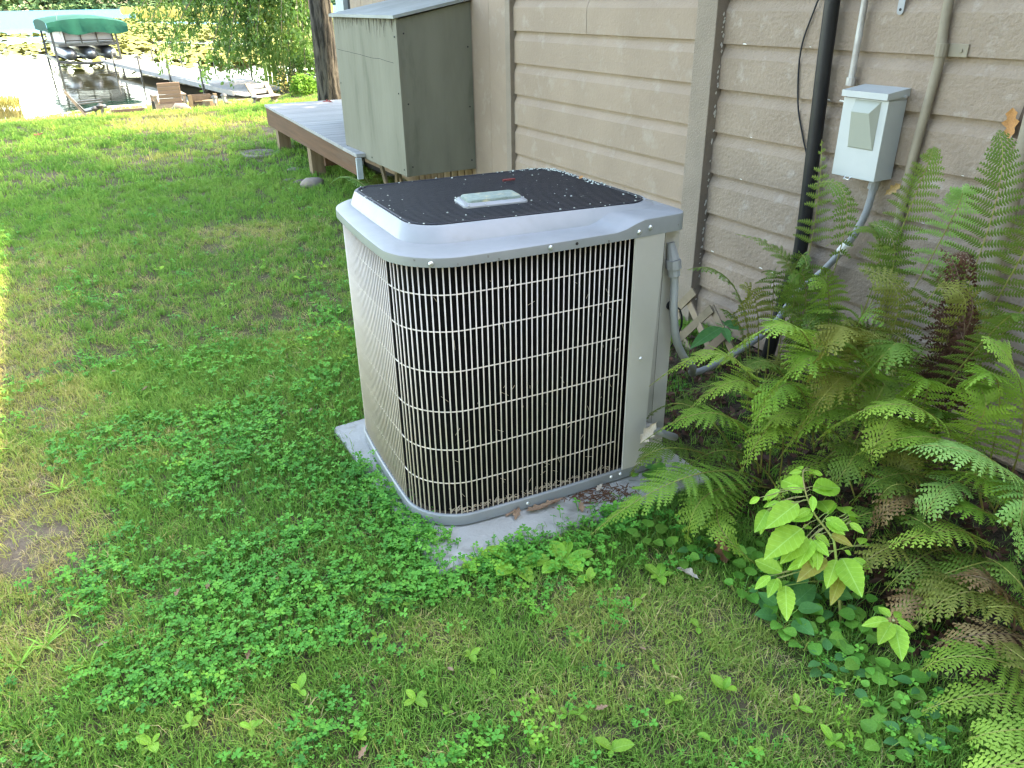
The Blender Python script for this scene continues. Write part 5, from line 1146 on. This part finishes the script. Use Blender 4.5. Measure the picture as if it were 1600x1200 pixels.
for k in range(22):
    r0 = Vector((random.uniform(2.28, 2.58), 1.38+.8*k/22+random.gauss(0, .03), .02)); a = random.uniform(2.3, 4.3); h_ = random.uniform(.42, .80); L_ = random.uniform(.12, .34)
    e_ = r0+Vector((L_*cos(a), L_*sin(a)*1.2, h_*random.uniform(.8, 1))); m_ = r0+Vector((L_*.35*cos(a), L_*.35*sin(a), h_*.72))
    frond(t, r0, m_, e_, random.uniform(.09, .13), random.choice(('fern_mid', 'fern_olive', 'fern_mid', 'fern_dark', 'fern')), face=random.choice((UP, (-.6, -.4, .7), CAMF)), t0=.34, droop=.6)
t = thing('fern', 'light green fern filling the middle of the bed', 'fern', (2.3, 1.32, .02)); r0 = Vector((2.28, 1.32, .02))
for m_, e_, zm, ze, Lp_, M_ in (((1330, 640), (1215, 720), .46, .28, .13, 'fern'), ((1400, 650), (1340, 760), .46, .26, .13, 'fern_bright'), ((1450, 600), (1380, 660), .60, .42, .13, 'fern'), ((1470, 650), (1400, 690), .52, .38, .12, 'fern_dark'), ((1290, 720), (1200, 800), .26, .13, .11, 'fern'),
    ((1260, 650), (1180, 700), .42, .28, .12, 'fern_bright'), ((1530, 660), (1490, 590), .58, .62, .13, 'fern'), ((1420, 700), (1380, 800), .36, .18, .12, 'fern_olive'), ((1350, 560), (1255, 560), .64, .56, .13, 'fern'), ((1520, 740), (1600, 820), .4, .26, .12, 'fern')):
    frond(t, r0+Vector((random.gauss(0, .03), random.gauss(0, .03), 0)), G(*m_, zm), G(*e_, ze), Lp_, M_)
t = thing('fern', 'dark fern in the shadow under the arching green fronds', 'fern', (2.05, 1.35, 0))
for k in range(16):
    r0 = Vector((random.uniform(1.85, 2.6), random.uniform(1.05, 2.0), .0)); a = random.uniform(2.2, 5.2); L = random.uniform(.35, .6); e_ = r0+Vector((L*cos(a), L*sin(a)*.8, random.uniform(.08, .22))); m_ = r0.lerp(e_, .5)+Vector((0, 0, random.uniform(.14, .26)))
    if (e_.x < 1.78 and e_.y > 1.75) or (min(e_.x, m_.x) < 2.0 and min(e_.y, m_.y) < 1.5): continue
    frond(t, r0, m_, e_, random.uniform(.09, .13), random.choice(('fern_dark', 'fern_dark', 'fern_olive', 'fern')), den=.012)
t = thing('fern', 'small light fern beside the flat deck skirt boards', 'fern', (2.2, 6.0, 0)); r0 = Vector((2.22, 5.75, .02))
for e_, m_ in (((514, 290), (555, 280)), ((575, 262), (570, 275)), ((600, 275), (590, 282)), ((640, 285), (610, 280))):
    frond(t, r0, G(m_[0], m_[1], .22), G(e_[0], e_[1], .12), .09, 'fern_blue' if e_[0] < 520 else 'fern_olive', den=.02, wmax=.02)

# ------------------------------------------------------------------ jewelweed and broadleaf weeds
def leaf_mesh(name, M, wd=.36, fold=.12, droop=.12, ser=.0, tipw=.85, base=.55, n=7):
    b = MB(); rows = []
    for i in range(n+1):
        s = i/n; w_ = wd*(sin(pi*min(1, s**base)))**tipw*.5 if 0 < s < 1 else 0.004; w_ *= 1+(ser if i % 2 else -ser); z = -droop*s*s
        rows.append([(s, -w_, z+fold*w_), (s, -w_*.5, z+fold*w_*.35), (s, 0, z), (s, w_*.5, z+fold*w_*.35), (s, w_, z+fold*w_)])
    b.loops(rows, False); me = b.mesh(name, M, True); return me
def orient(o, base, tip, nrm):
    base = Vector(base); x = Vector(tip)-base; L = x.length; x.normalize(); n = Vector(nrm); n = (n-x*n.dot(x)).normalized(); y = n.cross(x)
    o.rotation_mode = 'QUATERNION'; o.rotation_quaternion = Matrix((x, y, n)).transposed().to_quaternion(); o.scale = (L, L, L)
def stem(parent, pts, r, M='jewel_stem', name='stem'):
    b = MB(); b.tube(pts, r, 6); return smoothshade(b.build(name, M, parent), 60)
jl = [leaf_mesh('leaf', 'jewel', .50, .35, .14, .045, base=.85, n=16), leaf_mesh('leaf', 'jewel', .46, .22, .22, .045, base=.8, n=16)]; jo = leaf_mesh('leaf', 'jewel_old', .42, .3, .2, .03, base=.75, n=14)
def jz(cy): return .40-(cy-130)/900*.33
def jp(cx, cy, dz=0.0): return gp(1080+cx/4, 700+cy/4, jz(cy)+dz)
JL = [(705, 265, 552, 178, 0), (760, 265, 967, 218, 0), (667, 345, 474, 484, 0), (860, 400, 788, 285, 0), (838, 440, 992, 512, 0), (990, 468, 1082, 528, 0), (692, 503, 468, 668, 0), (722, 555, 576, 692, 0), (770, 535, 872, 612, 0), (785, 625, 795, 752, 0),
      (567, 778, 388, 690, 0), (495, 800, 396, 876, 0), (535, 812, 552, 902, 0), (590, 860, 596, 1048, 0), (945, 690, 1058, 902, 0), (908, 698, 852, 848, 0), (932, 808, 882, 964, 1), (842, 688, 672, 806, 1), (475, 388, 406, 518, 0), (548, 335, 470, 362, 0),
      (430, 310, 358, 346, 0), (552, 262, 446, 318, 0), (762, 410, 636, 452, 0), (760, 300, 764, 390, 0), (965, 412, 944, 345, 0), (985, 422, 1062, 398, 0), (1058, 605, 1082, 548, 0), (760, 150, 832, 165, 0), (690, 145, 615, 158, 0), (690, 135, 664, 100, 0),
      (870, 540, 1015, 605, 1), (722, 700, 606, 752, 0), (1010, 690, 1122, 757, 0), (740, 130, 770, 170, 0), (720, 590, 680, 660, 0), (745, 560, 740, 640, 0), (700, 500, 760, 490, 0), (480, 300, 500, 350, 0), (690, 780, 710, 820, 0), (960, 640, 1010, 670, 0)]
_rj = random.Random(3)
for (a_, b_, c_, d_, o_) in list(JL[:27]):
    if _rj.random() < .75:
        q_ = .55+.25*_rj.random(); u_, v_ = _rj.uniform(-45, 45), _rj.uniform(-35, 45); w_ = _rj.uniform(-50, 50)
        JL.append((a_+u_, b_+v_, a_+u_+(c_-a_)*q_+w_*.5, b_+v_+(d_-b_)*q_+w_, 0))
jb = jp(980, 930); jb.z = 0; J = thing('jewelweed', 'bright yellow-green leafy weed standing before the ferns', 'plant', jb)
main = [jb, jp(900, 640), jp(870, 545), jp(775, 420), jp(722, 300), jp(700, 190), jp(700, 140)]
stem(J, dense(main, 30), np.linspace(.0048, .0016, len(dense(main, 30))))
camv = Vector((0, 0, CAM_H))
for k, (bx_, by_, tx, ty, old) in enumerate(JL):
    q = jp(bx_, by_, .0); e_ = jp(tx, ty, 0); e_.z = q.z-random.uniform(.0, .03)
    e2 = gp(1080+tx/4, 700+ty/4, e_.z); me = jo if old else jl[k % 2]
    o = link('leaf', me, J, q-J.location); nr_ = (Vector((0, 0, 1))*.7+(camv-q).normalized()*1.1+Vector((random.gauss(0, .2), random.gauss(0, .2), 0))); orient(o, q, e2, nr_)
    near_ = min(dense(main, 30), key=lambda p: (p-q).length)
    if (near_-q).length > .012: stem(J, [near_, near_.lerp(q, .5)+Vector((0, 0, .006)), q], .0010, name='petiole')
def whorl(px, py, zc, tips_, lb, name='jewelweed', cat='plant', me=None):
    b0 = gp(px, py+40, 0); T = thing(name, lb, cat, b0); c = gp(px, py, zc); stem(T, [b0, b0.lerp(c, .5)+Vector((.01, 0, 0)), c], .004)
    for k, (tx, ty) in enumerate(tips_):
        e_ = gp(tx, ty, zc-random.uniform(0, .02)); d = (e_-c).normalized(); q = c+d*.012; o = link('leaf', (me or jl)[k % len(me or jl)], T, q-b0); orient(o, q, e_, Vector((0, 0, 1))+(camv-q).normalized()*.8)
    return T
whorl(1396, 969, .16, [(1372, 946), (1347, 974), (1374, 1003), (1408, 952), (1410, 1028), (1434, 984), (1388, 986), (1418, 968)], 'smaller bright green seedling right of the tall jewelweed')
whorl(1130, 510, .22, [(1118, 495), (1155, 497), (1140, 530), (1168, 512), (1100, 528), (1082, 535)], 'dark leafy seedling growing through the broken lattice', 'seedling', 'plant', [leaf_mesh('leaf', 'lilac', .30, .2, .15, 0, base=.8)])
wl = [leaf_mesh('leaf', 'weed', .50, .3, .3, .02, .62, base=1.45, n=10), leaf_mesh('leaf', 'weed', .60, .35, .45, .02, .62, base=1.3, n=10)]; vl = [leaf_mesh('leaf', 'violet', .95, .25, .18, 0, .62, base=.75, n=9), leaf_mesh('leaf', 'violet', .85, .1, .1, 0, .62, base=.7, n=9)]; ll = [leaf_mesh('leaf', 'lilac', .62, .2, .15, 0, base=.75, n=8)]; gl = [leaf_mesh('leaf', 'weed', .10, .3, .35, 0, base=.6, n=5)]
def rosette(px, py, r_px, nl, mes, lb, cat='weed', group=None, name='broadleaf_weed', lift=.55, stalk=0.0, z0=0.0):
    p = gp(px, py, .01); p.z = zat(p.x, p.y)+(.014 if name == 'broadleaf_weed' else 0); T = thing(name, lb, cat, p, group); sc = r_px/ (FPX/ max(.4, (p-camv).length)); a0 = random.random()*6.28
    for k in range(nl):
        a = a0+2*pi*k/nl+random.gauss(0, .25); L = sc*random.uniform(.55, 1.2); d = Vector((cos(a), sin(a), 0)); el = lift*random.uniform(.5, 1.3)
        q = p+d*(stalk*sc*.7)+Vector((0, 0, stalk*sc*random.uniform(.6, 1.3)+.006)); e_ = q+(d*cos(el)+Vector((0, 0, sin(el))))*L; o = link('leaf', mes[k % len(mes)], T, q-p); orient(o, q, e_, Vector((0, 0, 1))+Vector((random.gauss(0, .15), random.gauss(0, .15), 0))+(camv-q).normalized()*.25)
        if stalk: stem(T, [p, p.lerp(q, .6)+Vector((0, 0, .004)), q], .0011, 'violet', 'petiole')
    return T
ORD = ['first', 'second', 'third', 'fourth', 'fifth', 'sixth', 'seventh', 'eighth', 'ninth', 'tenth', 'eleventh', 'twelfth', 'thirteenth', 'fourteenth', 'fifteenth', 'sixteenth', 'seventeenth']
def place_names(pts, zones, fmt):
    """a label for each point: its rank from the left within the first zone that holds it"""
    z_ = [next(i for i, (nm, fn) in enumerate(zones) if fn(*p)) for p in pts]; out_ = []
    for p, k in zip(pts, z_):
        row = sorted(q for q, kk in zip(pts, z_) if kk == k); out_.append(fmt % (ORD[row.index(p)], zones[k][0]))
    return out_
GW = 'pale broadleaf weeds in the open lawn'
WL_ = ((735, 1030, 26, 5), (920, 912, 40, 6), (1090, 985, 30, 5), (905, 1000, 22, 4), (775, 1062, 34, 6), (650, 1100, 32, 7), (700, 1120, 24, 4), (905, 1125, 30, 5), (1050, 1100, 26, 4), (885, 1125, 26, 4), (835, 1180, 28, 3), (955, 1180, 36, 6), (1110, 1165, 34, 6), (560, 1160, 30, 6), (470, 1085, 26, 6), (300, 1140, 26, 5), (395, 1145, 30, 6), (240, 1170, 28, 5), (640, 945, 24, 5), (590, 1000, 22, 5), (1000, 940, 24, 4), (1130, 1085, 34, 6), (1245, 1110, 30, 5), (1300, 1165, 34, 6), (1180, 1185, 34, 5), (1020, 1045, 20, 4), (780, 945, 26, 3), (735, 935, 24, 4), (590, 790, 16, 4), (470, 440, 22, 6), (250, 425, 18, 6), (370, 560, 16, 5), (430, 700, 16, 4), (350, 480, 16, 5))
for (px, py, r, nl), lb in zip(WL_, place_names([q[:2] for q in WL_], [('along the bottom edge', lambda x, y: y >= 1120), ('on the upper lawn left of the unit', lambda x, y: y < 800), ('in the row just in front of the slab', lambda x, y: y < 960), ('in the middle of the front lawn', lambda x, y: True)], 'small pale weed, %s from the left %s')):
    rosette(px, py, r*random.uniform(.5, .78), random.randint(2, max(3, nl-1)), wl, lb, group=GW, lift=random.uniform(.5, .95))
rosette(805, 885, 52, 6, wl, 'long-leaved pale weed at the front of the slab')
rosette(1030, 905, 30, 5, wl, 'pale dandelion-like weed just right of the slab front')
rosette(880, 880, 44, 5, wl, 'toothed pale weed just right of the long-leaved one at the slab')
GC = 'yellow-green coarse grass clumps on the left'
CL_ = ((95, 765, 46, 11), (70, 1010, 52, 12), (110, 960, 44, 10), (30, 1040, 46, 10), (480, 610, 26, 9), (170, 720, 30, 9), (20, 700, 40, 9), (300, 1090, 34, 9), (140, 1040, 40, 10))
for (px, py, r, nl), lb in zip(CL_, place_names([q[:2] for q in CL_], [('beside the bare soil patch', lambda x, y: 690 < y < 800 and x < 300), ('in the upper clover', lambda x, y: y < 690), ('near the lower left corner', lambda x, y: True)], 'yellow-green coarse grass clump, %s from the left %s')):
    rosette(px, py, r*.68, nl, gl, lb, 'grass clump', GC, 'grass_clump', lift=.7)
GV = 'round-leaved violets along the edge of the fern bed'
VL_ = ((1195, 940), (1225, 985), (1250, 955), (1290, 1005), (1300, 960), (1330, 1010), (1260, 1010), (1345, 1050), (1320, 1075), (1370, 1105), (1400, 1140), (1360, 1060), (1290, 1050), (1240, 950), (1330, 950), (1400, 1075), (1420, 1170), (1380, 1175), (1180, 905), (1130, 870), (1090, 870), (1060, 880), (1010, 850), (1160, 930), (1040, 745), (1000, 745), (1010, 735), (1200, 880), (1450, 1150), (1350, 985), (1310, 930), (1430, 1050), (1440, 1090))
for k, ((px, py), lb) in enumerate(zip(VL_, place_names(VL_, [('by the unit corner', lambda x, y: y < 800), ('under the front fern', lambda x, y: x < 1185), ('below the small seedling', lambda x, y: y > 1040), ('under the tall jewelweed', lambda x, y: True)], 'low violet with round dark leaves, %s from the left %s'))):
    rosette(px, py, 20, 6, vl if k % 4 else ll, lb, 'violet', GV, 'violet', lift=.15, stalk=1.1)
for px, py, lb in ((1225, 975, 'low dark broad-leaved weed below the jewelweed'), (1270, 940, 'broad dark leaf cluster directly under the jewelweed stem')): rosette(px, py, 40, 6, ll, lb, lift=.4, stalk=.5)

# ------------------------------------------------------------------ fallen leaves
def oak_leaf(M, seed, curl=.5):
    rr = random.Random(seed); b = MB(); n = 12; rows = []
    for i in range(n+1):
        s = i/n; w_ = .30*sin(pi*min(1, s*1.02)**.8)*(1+.38*cos(s*22+seed)) if 0 < i < n else .012; z = curl*(.35*sin(s*4+seed)*.3+.12*s*s); k = curl*rr.uniform(.6, 1.2)
        rows.append([(s, -w_, z+k*w_*.8), (s+.02, -w_*.5, z+k*w_*.2), (s, 0, z), (s+.02, w_*.5, z+k*w_*.15), (s, w_, z+k*w_*rr.uniform(.2, .9))])
    b.loops(rows, False); return b.mesh('fallen_leaf', M, True)
def fallen(base, tip, nrm, M, lb, curl=.5, group=None):
    o = link('fallen_leaf', oak_leaf(M, random.randrange(99), curl)); o.location = base; orient(o, base, tip, nrm); o.scale.y *= .62; tag(o, lb, 'leaf', group); return o
fallen(G(1000, 692, .20), G(1027, 658, .27), (-.5, -.8, .4), 'leaf_pale', 'curled bleached leaf caught on the fern beside the unit corner', .6)
fallen(G(1057, 889, .028), G(1093, 905, .03), (0, -.2, 1), 'leaf_pale', 'pale lobed leaf lying on the grass below the ferns', .7)
fallen(G(1135, 880, .03), G(1118, 828, .10), (-.5, -.8, .5), 'leaf_brown', 'reddish brown oak leaf standing under the front fern', .5)
fallen(wp(1583, 168, 2.70), wp(1577, 222, 2.69), (-1, 0, .1), 'leaf_orange', 'orange dry leaf stuck beside the wide tan pipe', .4)
fallen(wp(1408, 287, 2.48), wp(1382, 305, 2.47), (-.8, -.5, .3), 'fern_brown', 'rust brown leaf scrap hung in the fern below the disconnect box', .4)
GL = 'dry brown leaves along the base of the unit'
DL_ = ((790, 806, .3, .06), (822, 800, -.2, .065), (845, 796, .1, .05), (770, 808, 2.6, .05), (805, 812, .9, .05), (860, 790, .2, .045), (910, 800, 1.2, .045))
for (px, py, a, s), lb in zip(DL_, place_names([q[:2] for q in DL_], [('against the front base of the unit', lambda x, y: True)], 'dry brown leaf, %s from the left %s')):
    p = G(px, py, .026); fallen(p, p+Vector((cos(a)*s*1.35, sin(a)*s*1.1, .008)), (0, 0, 1), 'leaf_tan', lb, .5, GL)
p = G(932, 768, .03); fallen(p, p+Vector((.04, .02, .01)), (0, -.3, 1), 'leaf_pale', 'small pale leaf on dark debris at the slab right front', .4)
p = G(655, 788, .03); fallen(p, p+Vector((-.03, .05, .01)), (-.3, -.3, 1), 'leaf_orange', 'small rusty leaf tucked at the rounded left base corner', .4)
p = G(905, 280, 1.005); fallen(p, p+Vector((.03, .02, .006)), (0, -.3, 1), 'leaf_orange', 'small orange leaf on the rear edge of the black grille', .4)
p = at(46, 191, 12.5); p.z = zat(p.x, p.y)+.05; fallen(p, p+Vector((.14, .03, .02)), (0, -.5, 1), 'leaf_brown', 'brown leaf on the far left of the lawn crest', .5)
p = G(520, 160, .505); fallen(p, p+Vector((-.12, .05, .01)), (0, -.3, 1), 'red', 'reddish leaf lying on the far side of the deck', .4)
GS = 'small tan leaves scattered on the lawn'
TL_ = ((182, 578), (322, 918), (270, 930), (386, 1030), (150, 1008), (372, 370), (440, 375), (390, 508), (700, 1042), (930, 1110), (480, 640), (220, 608), (1000, 1010), (560, 1185))
for (px, py), lb in zip(TL_, place_names(TL_, [('on the upper lawn', lambda x, y: y < 700), ('in the lower lawn and clover', lambda x, y: True)], 'small dry tan leaf, %s from the left %s')):
    p = G(px, py, .035); p.z = zat(p.x, p.y)+.03; a = random.random()*6.3; fallen(p, p+Vector((cos(a)*.035, sin(a)*.03, .01)), (0, -.2, 1), 'leaf_tan', lb, .5, GS)
b = MB()                                          # brown litter at the slab's right corner
for k in range(260):
    p = G(random.gauss(935, 30), random.gauss(772, 9), .022); a = random.random()*6.3; l = random.uniform(.008, .03); b.beam(p, p+Vector((cos(a)*l, sin(a)*l, random.uniform(0, .006))), .0022, .0016)
tag(b.build('litter', 'leaf_brown'), 'dark brown needles and litter on the slab by the fern', 'litter', kind='stuff')
C = []                                            # bed litter beneath the ferns
for k in range(2600): C.append((random.uniform(1.68, 2.7), random.uniform(.3, 2.7), 0))
C = np.array(C); C = C[~((C[:, 0] < 1.86) & (C[:, 1] > 1.66))]; C[:, 2] = terrain(C[:, 0], C[:, 1])+.008+rng.random(len(C))*.02; A, B_ = leafcloud(len(C), C, .022, .45, 1.2)
tag(quads('bed_litter', 'fern_dead', C, A, B_), 'dead brown leaf litter on the soil under the ferns', 'leaf litter', kind='stuff')
